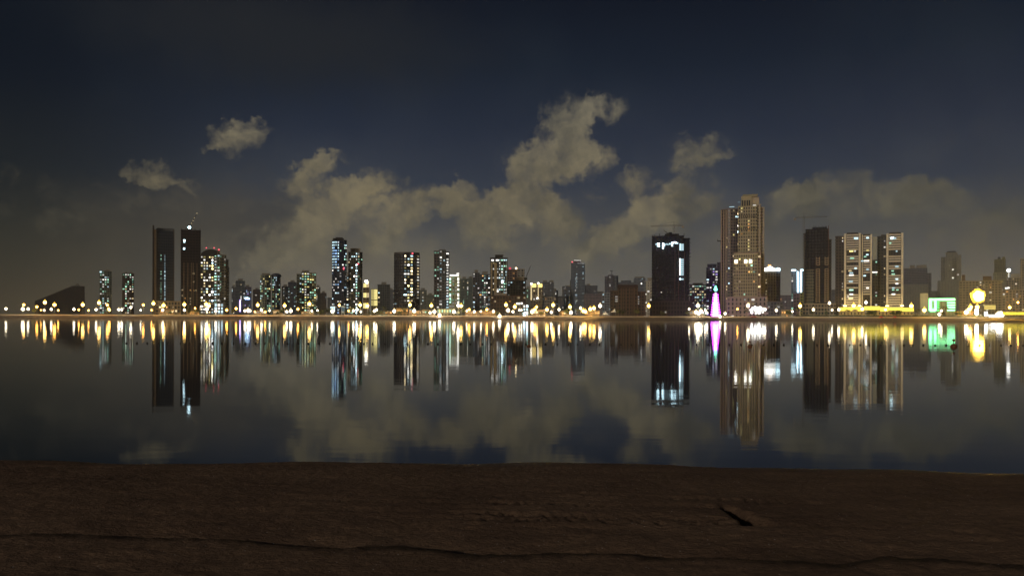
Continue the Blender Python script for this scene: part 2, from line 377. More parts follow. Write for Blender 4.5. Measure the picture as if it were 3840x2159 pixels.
b.box('roof_plant', 1512, 1550, 944, 950, dy=8, depth=10, mat=DARKM).beacon(1546, 950, 'red', 4, 1.3).box('stair_shaft', 1553, 1561, 960, 1112, dy=-1.6, depth=1.5, mat=solid('shaft', (.02,.018,.02), .6))
simple('plain greenish grey low tower right of the round black tower', 1571, 1600, 1087, 1200, 4, col=(.3,.3,.22))
simple('pale olive block left of the dark finned tower', 1598, 1628, 1105, 1400, 4, col=(.32,.32,.22), name='office_block', cat='building')
b = Bld('apartment_tower', 'slim dark tower with bright specks on its side shafts, left of the neon outlined block', 'tower', 1627, 1684, 950)
b.block('side_wing', 1627, 1647, 940, dy=2, depth=18, col=(.12,.1,.09)).lit(14, 'white green', (1,1,2)); b.block('body', 1646, 1671, 936, depth=22, col=(.14,.15,.15), glass=(.03,.035,.035)).lit(16, 'white cool', (1,1,2,3))
b.block('side_wing', 1671, 1684, 943, dy=2, depth=18, col=(.1,.11,.13)).lit(22, 'cool white', (2,2,3)).box('roof_plant', 1649, 1670, 933, 936, dy=6, depth=10)
b = Bld('hotel_block', 'pale green block outlined with white neon and dots down both edges', 'building', 1684, 1725, 900)
b.block('body', 1684, 1725, 1034, depth=16, col=(.36,.4,.26), slab=.2, frac=.4).lit(26, 'yellow green white', (1,1,2)).neon([(1686,1032.5),(1720,1032.5)], 'white', 3, .9, part='neon_sign').neon([(1711,1026),(1721,1025)], 'white', 3, .6, part='neon_sign')
for y in (1044,1049,1059,1070,1085,1103,1108,1119,1133): b.win(1688, y, 'green' if y % 2 else 'white', 3, 1.7, 1.7).win(1718, y, 'white', 3, 1.9, 2)
simple('greyish green tower just right of the neon outlined block', 1725, 1756, 1045, 1250, 14, 'warm green white', col=(.24,.27,.22))
simple('hazy green grey block between the neon outlined block and the twin dark blocks', 1752, 1776, 1042, 1400, 6, col=(.25,.28,.24))
b = simple('dark block with a raised left shaft, left half of the twin dark blocks', 1773, 1798, 1022, 1180, 8, 'white cool', col=(.13,.12,.13))
b = simple('dark block speckled with mixed lights, right half of the twin dark blocks', 1797, 1838, 1028, 1150, 34, 'green cool white amber', col=(.13,.13,.14), plan='cross')
b = Bld('apartment_tower', 'tall dark tower with tan left piers and pale blue windows on the right', 'tower', 1838, 1902, 930)
b.block('body', 1838, 1902, 968, depth=22, col=(.07,.075,.07), colw=2.5, slab=.25).lit(50, 'cool green cool white', (2,2,3,3), xlo=.5).lit(24, 'warm white', (1,2,2), xhi=.5).roof(.28,.75,4, DARKM).piers([1843, 1855, 1860], 985, None, 1.6, -.9, solid('pier_ochre', (.36,.29,.17), .8)).piers([1875, 1888, 1899], 975, None, .7, -.9, solid('pier_pale', (.35,.38,.33), .8)).box('roof_slab', 1837, 1903, 966, 969, dy=-1, depth=22, mat=DARKM)
for x in (1845, 1849, 1862, 1867): b.win(x, 976, 'white', 3, 1.7, 2)
b.win(1857, 1087, 'white', 4, 2.6, 2.4).win(1866, 1092, 'white', 3, 2, 2).win(1884, 1056, 'cool', 4, 2.2, 3)
b = Bld('apartment_tower', 'tan tower with three pale shafts and a red glow at its top left', 'tower', 1902, 1970, 1080)
b.block('body', 1902, 1940, 1009, depth=20, col=(.2,.13,.1)).lit(12, 'amber warm red', (1,1,2)); b.block('shaft', 1941, 1952, 1008, dy=-1, depth=18, col=(.4,.36,.28)); b.block('shaft', 1954, 1966, 1008, dy=-1, depth=18, col=(.4,.36,.28)); b.beacon(1935, 1006, 'warm', 4, 1.2).beacon(1912, 1006, 'red', 2, 2)
b = simple('dark lattice block under the leaning crane jib', 1903, 1970, 1052, 960, 16, 'white cool', col=(.1,.1,.1), roof=(.45,.85,4), fh=3.2, lev=(1,1,2))
simple('low dark unlit building with stepped roof below the tan piered tower', 1840, 1972, 1107, 880, 8, 'amber warm', 'unlit_building', 'building', (1,), (.1,.45,2), col=(.08,.05,.035), fh=4)
b = simple('low block with a bright grid of bluish white windows on the shore', 1938, 1982, 1140, 860, 16, 'cool white', 'office_block', 'building', (3,3,4), None, col=(.3,.28,.24), fh=3.6, lk=dict(xlo=.45, hgt=.8))
b.win(1939,1138,'white',3,2,2).win(1947,1138,'white',3,2,2).win(1956,1137,'white',3,2,2)
# gold crown building
b = Bld('office_tower', 'low tower with two glowing gold crowns and lit gold columns', 'tower', 1989, 2035, 960)
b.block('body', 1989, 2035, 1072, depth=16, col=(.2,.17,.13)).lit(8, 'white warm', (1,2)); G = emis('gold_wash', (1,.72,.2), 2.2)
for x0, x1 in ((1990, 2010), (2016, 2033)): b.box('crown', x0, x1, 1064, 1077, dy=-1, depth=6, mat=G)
b.neon([(1992,1066),(1992,1125)], 'warm', 2, .9, dy=-1.6, part='lit_column').neon([(2018,1064),(2018,1118)], 'warm', 2, .6, dy=-1.6, part='lit_column').beacon(1992, 1064, 'white', 4, 1.1, -1.5).beacon(2018, 1062, 'white', 4, 1, -1.5).beacon(2015, 1118, 'white', 4, 1, -1.5)
simple('hazy green block with a few yellow windows left of the gold crowns', 1970, 1991, 1080, 1250, 8, 'yellow green', col=GRN, name='office_block', cat='building')
b = simple('hazy grey tower with twin roof boxes right of the gold crowns', 2033, 2077, 1057, 1300, 8, 'white cool', col=GREY, roof=(.05,.4,4), lev=(1,1,2)); b.roof(.6,.95,4)
simple('low hazy grey block right of the twin roofed tower', 2065, 2092, 1088, 1350, 6, col=GREY, name='office_block', cat='building')
simple('pale lit low block under the twin roofed tower', 2042, 2085, 1113, 1100, 5, 'warm amber', 'office_block', 'building', (1,2), None, col=(.36,.32,.28), fh=4)
simple('small dark block alone on the skyline between the gold crowns and the hazy tall tower', 2092, 2110, 1115, 1500, 2, col=GREY, name='office_block', cat='building')
b = simple('hazy grey block at the left foot of the tall bluish tower', 2108, 2141, 1073, 1400, 12, 'white cool', col=(.22,.22,.24), roof=(.3,.9,2), lev=(1,1,2)); b.box('chimney', 2137, 2140, 1050, 1125, dy=-1, depth=3, mat=DARKM)
b = Bld('office_tower', 'tall hazy bluish tower standing alone with a pale roof edge and red light', 'tower', 2141, 2193, 1350)
b.block('body', 2141, 2193, 985, depth=28, col=(.24,.27,.31), glass=(.05,.06,.08), fh=3.6).lit(36, 'cool white', (1,2,2,2)).beacon(2145, 982, 'red', 4, 2.2).neon([(2152,976),(2178,977)], 'white', 2, .8, part='roof_light').neon([(2165,987),(2193,988)], 'white', 1, .7, part='roof_light').box('roof_plant', 2150, 2176, 977, 985, dy=6, depth=14, mat=solid('plant_red', (.16,.1,.1), .8))
b = simple('hazy grey block at the right foot of the tall bluish tower', 2194, 2240, 1070, 1450, 12, 'white cool', col=(.22,.22,.25), roof=(.1,.4,4), lev=(1,1,2)); b.box('chimney', 2193, 2197, 1068, 1140, dy=-1, depth=3, mat=DARKM)
simple('low pinkish hazy building behind the amber lamps', 2190, 2262, 1102, 1250, 4, 'warm', 'office_block', 'building', (1,), None, col=(.36,.28,.28))
# under the crane, grey tower
b = Bld('unfinished_tower', 'hazy mauve grey tower of curved shafts topped by a tiny crane', 'tower', 2267, 2318, 1300)
b.block('shaft', 2267, 2283, 1035, depth=20, col=(.22,.21,.25), plan='round'); b.block('body', 2279, 2300, 1030, dy=-2, depth=22, col=(.24,.22,.24)).lit(6, 'white', (1,2)); b.block('shaft', 2299, 2318, 1033, depth=20, col=(.26,.27,.3), plan='round').mast(2293, 1017, 1031, .8).box('crane_jib', 2286, 2298, 1015, 1017, dy=6, depth=1, mat=DARKM).win(2287, 1076, 'white', 3, 3, 3).win(2298, 1077, 'white', 2, 3, 3)
simple('pale bluish low block below the mauve curved tower', 2258, 2290, 1098, 1100, 5, 'cool', 'office_block', 'building', (1,1,2), None, col=(.34,.36,.38))
b = simple('hazy grey block with a domed roofline behind the dark brown block', 2318, 2376, 1058, 1500, 8, 'white', col=(.25,.26,.28), roof=None, lev=(1,)); b.block('dome_tier', 2328, 2366, 1051, dy=4, depth=16, col=(.2,.21,.24), plan='round')
b = simple('hazy bluish tower with a stepped roof, left of the pale slab', 2376, 2420, 1042, 1350, 8, 'white cool', col=(.26,.28,.31), roof=(.1,.9,3), lev=(1,2)); b.win(2405, 1063, 'white', 3, 3, 4)
b = simple('pale cream slab wedged against the left side of the black unfinished tower', 2416, 2446, 1054, 1000, 6, 'white warm', 'office_tower', 'tower', (2,3), (.4,.9,4), col=(.5,.48,.42), frac=.25, slab=.1); b.box('side_fin', 2416, 2421, 1056, 1185, dy=-1, depth=4, mat=solid('bluegrey', (.2,.23,.27), .7))
# dark brown block
b = Bld('unlit_building', 'unlit dark brown block with vertical ribs and two lower wings', 'building', 2288, 2421, 830)
BR = (.075,.05,.032)
b.block('body', 2317, 2391, 1072, depth=20, col=BR, slab=.15, fh=3.6, colw=4).parapet(1.2, solid('brown_trim', (.04,.025,.018), .8)).piers([2318+i*10.3 for i in range(8)], 1080, None, .9, -.7, solid('rib', (.11,.075,.045), .85), 'rib')
b.box('roof_band', 2316, 2392, 1071, 1080, dy=-.9, depth=2, mat=solid('brown_trim', (.04,.025,.018), .8)); b.block('side_wing', 2288, 2316, 1089, dy=3, depth=16, col=BR); b.block('side_wing', 2393, 2421, 1092, dy=3, depth=16, col=BR)
for y in (1112,1121,1129): b.win(2311, y, 'white', 1, 2.6, 1.2, dy=2.4)
for y in (1112,1121,1130,1138): b.win(2394, y, 'white', 1, 1.6, 1.0, dy=2.4)
# the big black unfinished tower
b = Bld('unfinished_tower', 'huge black unfinished tower with work lights glowing near its top', 'tower', 2437, 2588, 880)
BK = (.011,.009,.013)
b.block('body', 2444, 2563, 884, depth=30, col=BK, glass=(.008,.007,.012), fh=3.3, slab=.3, colw=3.6)
b.block('side_wing', 2563.5, 2584, 893, dy=2, depth=24, col=BK, fh=3.3, slab=.7, sh=.15)
b.block('podium', 2437, 2600, 1128, dy=-5, depth=34, col=(.05,.035,.035), fh=4.2)
rg = random.Random(5)
for i in range(20):
    x = 2446+i*6.2+rg.uniform(-1, 1); b.piers([x], 884-rg.choice((3,5,8,11,6)), 884, .6, 3+rg.random()*8, DARKM, 'column_stub')
b.box('core', 2492, 2545, 874, 884, dy=8, depth=12, mat=solid('core_dark', BK, .9)).box('core', 2506, 2520, 868, 874, dy=9, depth=8, mat=solid('core_dark', BK, .9))
for i in range(16): b.box('scaffold_board', 2584.3, 2588+rg.random()*3, 896+i*13, 897.4+i*13, dy=3, depth=8, mat=DARKM)
for x, y, l in ((2467,915,4),(2471,915,4),(2467,922,4),(2471,923,4),(2486,915,4),(2489,917,4),(2486,923,4),(2491,923,3),(2486,931,4),(2512,916,3),(2520,913,4),(2524,912,4),(2520,922,4),(2530,911,4),(2534,912,4),(2540,914,3),(2500,917,2),(2505,918,2),(2495,918,2),(2460,917,2)): b.win(x, y, 'cool', l, 1.5, 1.6)
for y in list(range(918,943,5))+list(range(974,1036,7))+[1047]:
    b.win(2550, y, 'cool', 4 if y > 940 else 3, 1.3, 1.4).win(2555, y+1, 'cool', 2, 1.8, 1.5).win(2560, y+1, 'cool', 2, 1.8, 1.5)
b.piers([2530, 2544, 2566], 940, None, .5, -.9, solid('rib_warm', (.12,.07,.06), .8), 'hoist_rail').win(2480, 1096, 'white', 2, 1.2, 1.2).lit(1, 'white', (1,))
simple('mauve grey apartment block right of the black unfinished tower', 2586, 2648, 1066, 1000, 40, 'white green cool warm', 'apartment_block', 'building', (1,1,2,2), (.2,.8,1.5), col=(.3,.25,.27), colw=3)
b = Bld('apartment_tower', 'violet tinted tower with a barrel top behind the neon light cone', 'tower', 2648, 2692, 1010)
b.block('body', 2648, 2692, 1002, depth=18, col=(.14,.13,.2), slab=.4).lit(30, 'white cool violet', (1,2,2,3)); b.block('barrel_top', 2652, 2686, 989, ybot=1002, dy=2, depth=14, col=(.1,.1,.16), plan='round').win(2665,1031,'white',4,2.4,2.2).win(2684,1035,'cool',3,2,2).win(2671,1007,'cool',2,3,2)
simple('thin dark violet slab against the left side of the giant sandstone tower', 2689, 2703, 983, 1050, 0, col=(.1,.08,.13), roof=None)
# the giant sandstone tower
SS = (.42,.38,.24); S2 = (.38,.34,.22)
b = Bld('hotel_tower', 'giant sandstone tower with stepped crown, tallest on the skyline', 'tower', 2700, 2866, 900)
b.block('side_wing', 2702, 2772, 776, dy=10, depth=26, col=(.25,.21,.17), glass=(.02,.022,.03), fh=3.4, slab=.4, plan='bow', colw=3.0)
b.lit(16, 'white green cool warm', (3,3,4), xlo=.35, xhi=.95).lit(12, 'warm yellow', (1,2)); b.piers([2703, 2712, 2722], 782, None, 1.5, 11, solid('sand_trim', (.36,.29,.21), .85))
b.block('body', 2767, 2838, 772, dy=2, depth=30, col=SS, slab=.25, sh=.4, fh=3.6, colw=2.6, frac=.5, wall=SS).lit(16, 'yellow warm amber', (1,2,2), zlo=.4)
b.block('side_wing', 2836, 2853, 765, dy=5, depth=26, col=(.45,.4,.29), slab=.1, frac=.3); b.block('side_wing', 2852, 2866, 775, dy=9, depth=22, col=(.42,.38,.29), slab=.1, frac=.25)
b.block('crown', 2778, 2818, 734, ybot=772, dy=4, depth=22, col=SS, slab=0, frac=.01); b.block('crown', 2818, 2846, 738, ybot=772, dy=6, depth=20, col=(.45,.4,.29), slab=0, frac=.01)
b.block('crown_cap', 2784, 2840, 726, ybot=734, dy=8, depth=16, col=S2, slab=.2, frac=.01)
for x in (2783, 2792, 2801, 2809): b.box('arched_opening', x-2.6, x+2.6, 750, 772, dy=3.6, depth=.35, mat=solid('opening', (.015,.013,.012), .6))
for y in (806, 851): 
    for i in range(9): b.box('arched_opening', 2771+i*7.2, 2774+i*7.2, y, y+11, dy=1.5, depth=.3, mat=solid('opening', (.015,.013,.012), .6))
b.block('front_block', 2751, 2840, 953, dy=-6, depth=10, col=SS, slab=.25, sh=.4, fh=3.6, colw=2.5, frac=.5, wall=SS).lit(30, 'yellow warm amber green', (1,2,2,3)).parapet(1.5, solid('sand_trim', (.36,.29,.21), .85))
b.block('side_wing', 2841, 2852, 945, dy=-3, depth=12, col=(.42,.34,.24), slab=.2, frac=.4, colw=2.5).lit(5, 'warm', (2,3))
for x in (2760, 2796, 2814): b.win(x, 981, 'white', 4, 2.6, 3.0, dy=-6.3).win(x, 987, 'warm', 3, 3.4, 1.6, dy=-6.3)
b.box('light_band', 2754, 2840, 955, 956.3, dy=-6.8, depth=.4, mat=wmat('warm', 1)).box('light_band', 2733, 2752, 769, 771, dy=9, depth=1, mat=wmat('cool', 2)).box('light_band', 2822, 2834, 769, 772, dy=1, depth=.8, mat=wmat('white', 2)).box('light_band', 2765, 2774, 753, 755, dy=8, depth=.8, mat=wmat('cool', 1))
b.box('hoist_arm', 2690, 2702, 896, 900, dy=12, depth=3, mat=DARKM).mast(2690, 893, 903, .5)
b.block('podium', 2726, 2876, 1114, dy=-14, depth=28, col=(.4,.33,.28), fh=5, colw=4.2, slab=.3, frac=.4).lit(8, 'warm white', (1,2))
b = Bld('shopping_pavilion', 'blazing white lit entrance pavilion at the foot of the sandstone tower', 'building', 2808, 2880, 800)
b.block('body', 2808, 2880, 1152, depth=12, col=(.4,.36,.34), fh=5, slab=.4)
for i, (x, y, l) in enumerate(((2816,1162,4),(2823,1155,4),(2831,1152,4),(2831,1163,4),(2840,1154,4),(2841,1165,4),(2850,1153,4),(2851,1163,4),(2860,1158,4),(2869,1160,4),(2819,1171,4),(2834,1174,3),(2846,1173,4),(2860,1170,3))): b.win(x, y, 'white', l, 1.9, 2.0)
b = Bld('hotel_block', 'tan block with a blazing white and blue roof sign', 'building', 2857, 2925, 960)
b.block('body', 2857, 2910, 1020, depth=18, col=(.42,.38,.31), frac=.35, slab=.15).lit(8, 'warm', (1,)); b.block('side_wing', 2909, 2925, 1020, dy=2, depth=16, col=(.16,.16,.2), slab=.6, sh=.45)
for i in range(11):
    h = (8,11,13,15,18,16,12,9,9,12,10)[i]; b.box('sign_letter', 2861+i*5.9, 2865.6+i*5.9, 1016-h, 1016, dy=-1, depth=1, mat=wmat('cool' if i > 7 else 'white', 4))
b.box('sign_letter', 2879, 2891, 992, 998, dy=-1, depth=1, mat=wmat('amber', 3)).box('light_band', 2870, 2905, 1068, 1069, dy=-.5, depth=.3, mat=DARKM)
simple('low dark slatted car park block below the roof sign block', 2877, 2938, 1130, 860, 3, 'white', 'car_park', 'building', (1,), None, col=(.13,.14,.16), slab=.6, fh=3.2)
simple('pinkish hazy far block between the roof sign and the white neon bars', 2925, 2970, 1106, 1300, 6, 'amber white', 'office_block', 'building', (1,1,2), None, col=(.33,.28,.3))
b = Bld('office_tower', 'bluish glass tower with two vertical white neon bars', 'tower', 2966, 3013, 980)
b.block('body', 2966, 3013, 1016, depth=18, col=(.24,.28,.33), glass=(.08,.1,.13), slab=.1, sh=.15).lit(8, 'green white', (1,2), xhi=.4).neon([(2967,1013),(2984,1013)], 'cool', 4, .8).neon([(3001,1013),(3013,1013)], 'cool', 4, .8).neon([(2991,1018),(2992,1096)], 'cool', 4, .7).neon([(3003,1018),(3003,1096)], 'cool', 4, .7)
simple('small mauve block at the foot of the white neon bars', 2975, 3000, 1100, 940, 0, 'white', 'office_block', 'building', roof=None, col=(.25,.17,.2))
simple('small olive yellow block left of the dark tower with the crane', 3000, 3013, 1096, 935, 0, 'white', 'office_block', 'building', roof=None, col=(.42,.4,.12))
# dark tower with crane
b = Bld('unfinished_tower', 'dark unfinished tower with ragged top beside a tower crane', 'tower', 3010, 3130, 900)
b.block('body', 3020, 3107, 858, depth=26, col=(.014,.012,.018), glass=(.005,.005,.008), slab=.2); b.block('core', 3046, 3100, 850, dy=5, depth=16, col=(.02,.018,.022), slab=0); b.block('side_wing', 3107.5, 3117, 897, dy=4, depth=16, col=(.07,.06,.05)); b.block('side_wing', 3013, 3020, 872, dy=4, depth=16, col=(.07,.06,.05))
for i in range(12): b.piers([3045+i*4.9+rg.uniform(-1,1)], 850-rg.choice((2,4,7,5)), 852, .45, 6+rg.random()*6, DARKM, 'column_stub')
b.piers([3106], 846, None, .7, -.5, solid('rib_warm', (.12,.07,.06), .8), 'hoist_rail').win(3057, 919, 'white', 4, 1.5, 2.2).win(3056, 936, 'white', 4, 1.5, 1.6)
RT = solid('render_tan', (.42,.34,.23), .85)
for x0, x1 in ((3059,3061),(3072,3074),(3092,3094),(3104,3106)): b.box('pier', x0, x1, 963, 994, dy=-.8, depth=1, mat=RT).box('pier', x0, x1, 1008, 1135, dy=-.8, depth=1, mat=RT)
for i in range(21):
    if 3 < i < 5: continue
    y = 968+i*8
    for x in (3067, 3099): b.box('balcony', x-5, x+5, y, y+2.2, dy=-1.2, depth=1.2, mat=RT)
b.block('shaft', 3022, 3052, 1010, dy=-1.5, depth=4, col=(.15,.15,.11), slab=.2, colw=2.2); b.block('podium', 3010, 3132, 1138, dy=-8, depth=20, col=(.38,.33,.24), fh=3.6, slab=.5, frac=.7)
# twin towers with yellow-lit piers
PALE = solid('pier_cream', (.76,.72,.58), .8)
def twin(label, x0, x1, xp, cols, windark, tanshaft, D, seed, extra=None):
    b = Bld('apartment_tower', label, 'tower', x0, x1, D)
    b.block('body', xp[0]-1, xp[-1]+1, 876, depth=24, col=(.05,.04,.035), slab=.1, colw=3)
    rg = random.Random(seed)
    for (a, c) in cols:
        dark = windark[(a, c)]
        for i in range(31):
            y = 878+i*9.0
            if any(p <= y <= q for p, q in dark): continue
            b.box('balcony', a, c, y, y+5.4, dy=-1.0, depth=1.2, mat=solid('balcony_cream', (.62,.59,.52), .85))
    for x in xp: b.box('pier', x-4, x+4, 875, 1160, dy=-2.2, depth=2.4, mat=PALE)
    b.box('roof_plant', xp[0]+6, xp[-1]-6, 870, 876, dy=4, depth=14, mat=DARKM)
    for x in xp: b.box('uplight', x-6, x+6, 1146, 1148, dy=-9, depth=1.4, mat=emis('uplight', (1,.68,.25), 90, True))
    return b
b = twin('tower with cream piers and balcony bands, broader left one of the cream pair', 3132, 3290, [3168.5, 3223], [(3174,3218)], {(3174,3218): [(934,951),(979,986),(1006,1024),(1067,1072),(1080,1097)]}, None, 890, 3)
b.block('dark_wing', 3132, 3164, 882, dy=3, depth=20, col=(.06,.045,.04)).lit(8, 'warm white', (1,2)); b.block('body', 3228, 3266, 879, dy=2, depth=20, col=(.06,.05,.04))
for i in range(30):
    y = 884+i*9
    if not (944 < y < 972 or 1026 < y < 1050 or 1105 < y < 1150): b.box('balcony', 3237, 3262, y, y+5, dy=1, depth=1.1, mat=solid('balcony_cream', (.62,.59,.52), .85))
b.box('pier', 3231, 3235, 880, 1160, dy=.8, depth=1.5, mat=PALE).box('pier', 3263, 3269, 880, 1160, dy=.4, depth=2, mat=PALE).box('glass_shaft', 3274, 3288, 888, 975, dy=6, depth=8, mat=solid('shaft_grey', (.36,.38,.34), .6)); b.block('dark_wing', 3270, 3291, 975, dy=5, depth=14, col=(.05,.05,.04)).lit(5, 'green white', (1,2))
for x, y, c, l, w in ((3210,894,'cool',3,5),(3192,942,'yellow',3,5),(3206,942,'white',2,2),(3195,968,'green',2,5),(3208,1006,'cool',3,2.6),(3187,1015,'warm',2,4),(3192,1023,'cool',2,4.5),(3192,1031,'white',3,5.5),(3190,1055,'cool',2,5),(3192,1087,'green',3,5),(3192,1103,'white',3,4.4),(3190,1118,'warm',3,5.5),(3180,1111,'white',2,2)): b.win(x, y, c, l, w*.85, 1.5, dy=-1.2)
for x, y, c, l in ((3253,893,'cool',3),(3253,940,'yellow',2),(3244,963,'green',2),(3252,956,'cool',3),(3244,979,'white',3),(3254,979,'white',3),(3233,979,'cool',2),(3253,1011,'cool',2),(3242,1034,'cool',3),(3253,1080,'white',3),(3275,1022,'white',3),(3285,1022,'white',3)): b.win(x, y, c, l, 2.6, 1.4, dy=.6)
b = twin('tower with cream piers and balcony bands, slimmer right one of the cream pair', 3290, 3390, [3327, 3382.5], [(3332,3377)], {(3332,3377): [(934,951),(979,986),(1008,1023),(1067,1072),(1080,1097)]}, None, 890, 4)
b.block('dark_wing', 3290, 3322, 883, dy=3, depth=20, col=(.06,.055,.05)).lit(8, 'warm white', (1,2)).box('roof_plant', 3303, 3322, 877, 883, dy=5, depth=12, mat=DARKM)
for x, y, c, l, w in ((3345,893,'cool',4,3.4),(3354,895,'cool',2,4),(3338,912,'green',2,2.6),(3362,943,'cool',2,2),(3363,1000,'cool',2,4),(3347,1016,'green',2,3),(3349,1028,'green',2,4),(3363,1047,'cool',3,3),(3363,1064,'white',3,3.4),(3350,1080,'cool',2,3),(3349,1087,'green',2,3),(3365,1087,'green',2,3),(3350,1103,'white',3,4.4)): b.win(x, y, c, l, w*.85, 1.5, dy=-1.2)
# yellow washed podium in front of the pair
b = Bld('retail_podium', 'long low podium glowing bright yellow below the cream piered pair', 'building', 3148, 3428, 800)
b.block('body', 3148, 3428, 1152, depth=16, col=(.5,.42,.2), slab=.3, fh=3.4, frac=.3)
YW = emis('yellow_wash', (1,.78,.1), 1.7, True)
for x0, x1, y0, y1 in ((3150,3196,1152,1165),(3197,3215,1148,1160),(3216,3240,1152,1166),(3241,3300,1148,1162),(3301,3330,1151,1167),(3331,3372,1153,1163),(3373,3426,1154,1167)): b.box('light_panel', x0, x1, y0, y1, dy=-.6, depth=.4, mat=YW)
pass
# right part
b = Bld('apartment_block', 'dark bluish slatted block with two roof boxes, right of the cream pair', 'building', 3388, 3492, 1250)
b.block('body', 3388, 3476, 1005, depth=30, col=(.17,.17,.21), slab=.8, sh=.5, fh=3.8).lit(16, 'white violet', (1,1,2)); b.block('side_wing', 3476, 3492, 1024, dy=4, depth=20, col=(.2,.19,.21)); b.box('roof_plant', 3411, 3430, 993, 1005, dy=6, depth=12).box('roof_plant', 3436, 3474, 993, 1005, dy=8, depth=12).win(3418, 1053, 'white', 3, 3, 3).win(3427, 1053, 'white', 3, 3, 3)
b.block('lower_block', 3388, 3482, 1066, dy=-8, depth=10, col=(.26,.25,.22), slab=0, frac=.1)
b = Bld('apartment_tower', 'tall hazy grey tower with slatted balconies, between the bluish block and the amber slatted building', 'tower', 3528, 3604, 1350)
b.block('side_wing', 3528, 3548, 962, dy=4, depth=24, col=(.26,.26,.23), slab=.6); b.block('body', 3546, 3590, 950, depth=28, col=(.3,.29,.25), slab=.1, frac=.3).lit(8, 'white', (1,1)); b.box('roof_slab', 3544, 3590, 947, 949.5, dy=-2, depth=24).box('roof_plant', 3550, 3584, 941, 946, dy=4, depth=14, mat=DARKM)
for i in range(14): b.box('balcony', 3572, 3586, 972+i*8, 975+i*8, dy=-1.6, depth=1.6, mat=solid('slat_dark', (.06,.055,.05), .8))
b.block('side_wing', 3590, 3604, 956, dy=3, depth=24, col=(.34,.32,.27), slab=.1, frac=.2).win(3573, 1011, 'white', 3, 3, 3, dy=-2).win(3573, 1042, 'white', 3, 3, 3, dy=-2).win(3592, 1030, 'white', 2, 3, 3)
b.block('lower_block', 3515, 3604, 1052, dy=-10, depth=12, col=(.3,.29,.25), slab=0, frac=.2)
b = Bld('apartment_block', 'broad tan slatted building glowing amber behind the floodlight mast', 'building', 3597, 3758, 980)
b.block('body', 3597, 3758, 1052, depth=22, col=(.36,.3,.2), slab=.6, sh=.45, fh=3.0, colw=3.4).lit(26, 'warm white amber', (1,1,2)); b.box('roof_plant', 3606, 3618, 1028, 1052, dy=8, depth=8, mat=BRN and solid('brown_box', (.14,.09,.07), .8)).box('roof_plant', 3685, 3718, 1035, 1052, dy=8, depth=12, mat=solid('brown_box', (.14,.09,.07), .8))
b = Bld('office_tower', 'hazy olive tower with ragged top left of the bright rooftop lantern', 'tower', 3724, 3776, 1250)
b.block('body', 3728, 3770, 972, depth=22, col=(.16,.16,.1), slab=.4).lit(6, 'green white', (1,)).roof(.3,.55,5, DARKM).roof(.7,.95,5, DARKM); b.block('lower_block', 3724, 3778, 1022, dy=-4, depth=20, col=(.32,.3,.22), slab=.3)
b = Bld('apartment_block', 'tan block carrying a bright white rooftop lantern, right edge of the skyline', 'building', 3772, 3826, 1150)
b.block('body', 3772, 3826, 1040, depth=22, col=(.34,.29,.22), slab=.2).lit(12, 'white warm', (1,2)).roof(.35,.95,5).neon([(3782,1020),(3782,1040)], 'white', 2, .7, part='roof_mast').beacon(3782, 1013, 'white', 4, 2.4)
for x, y in ((3773,1080),(3781,1079),(3763,1119),(3781,1119),(3755,1087)): b.win(x, y, 'white', 3, 3, 2.4, dy=-.5)
simple('tan tower cut off by the right edge of the view', 3826, 3900, 968, 1100, 10, 'warm white', col=(.38,.32,.22), plan='cross')
simple('low tan apartment rows at the right edge below the rooftop lantern', 3758, 3880, 1086, 900, 18, 'warm white amber', 'apartment_block', 'building', (1,1,2), None, col=(.38,.3,.22), fh=3)
# green lit shop building
b = Bld('showroom', 'pale showroom with a glowing green white frame and light bars', 'building', 3450, 3585, 760)
b.block('body', 3480, 3585, 1116, depth=14, col=(.26,.28,.22), slab=0, frac=.1, fh=4); b.block('side_wing', 3451, 3480, 1099, dy=1, depth=12, col=(.45,.48,.42), slab=0, frac=.02)
SG = emis('shop_green', (.24,1,.4), 4.2, True); SG2 = emis('shop_green_dim', (.1,1,.2), 2.2, True)
b.box('sign_frame', 3483, 3581, 1119, 1127, dy=-.8, depth=.8, mat=SG).box('sign_frame', 3483, 3494, 1127, 1165, dy=-.8, depth=.8, mat=SG).box('sign_frame', 3503, 3512, 1127, 1165, dy=-.8, depth=.8, mat=SG).box('sign_frame', 3487, 3508, 1158, 1168, dy=-1.7, depth=.8, mat=SG)
for y in (1133,1142,1151,1161): b.box('light_bar', 3513, 3522, y, y+4.5, dy=-.8, depth=.6, mat=SG2).box('light_bar', 3552, 3581, y, y+4.5, dy=-.8, depth=.6, mat=SG)
b = Bld('waterfront_pavilion', 'low white glowing waterfront pavilion with upturned ends', 'building', 3688, 3768, 690)
PW = emis('pavilion_white', (1,.98,.9), 7, True)
b.block('body', 3690, 3766, 1184, depth=9, col=(.5,.48,.42), slab=.2, frac=.2, fh=3).box('light_wall', 3691, 3765, 1180, 1194, dy=-.8, depth=.5, mat=PW).box('light_wall', 3691, 3703, 1169, 1180, dy=-.8, depth=.5, mat=PW).box('light_wall', 3744, 3758, 1168, 1180, dy=-.8, depth=.5, mat=PW)
b = Bld('boundary_wall', 'long yellow lit boundary wall at the right edge', 'wall', 3700, 3900, 740); b.box('body', 3755, 3900, 1170, 1180, dy=0, depth=.6, mat=emis('yellow_wall_wash', (1,.75,.06), 1.6, True)).box('panel', 3690, 3733, 1143, 1160, dy=4, depth=3, mat=emis('panel_wash', (1,.75,.2), .8))
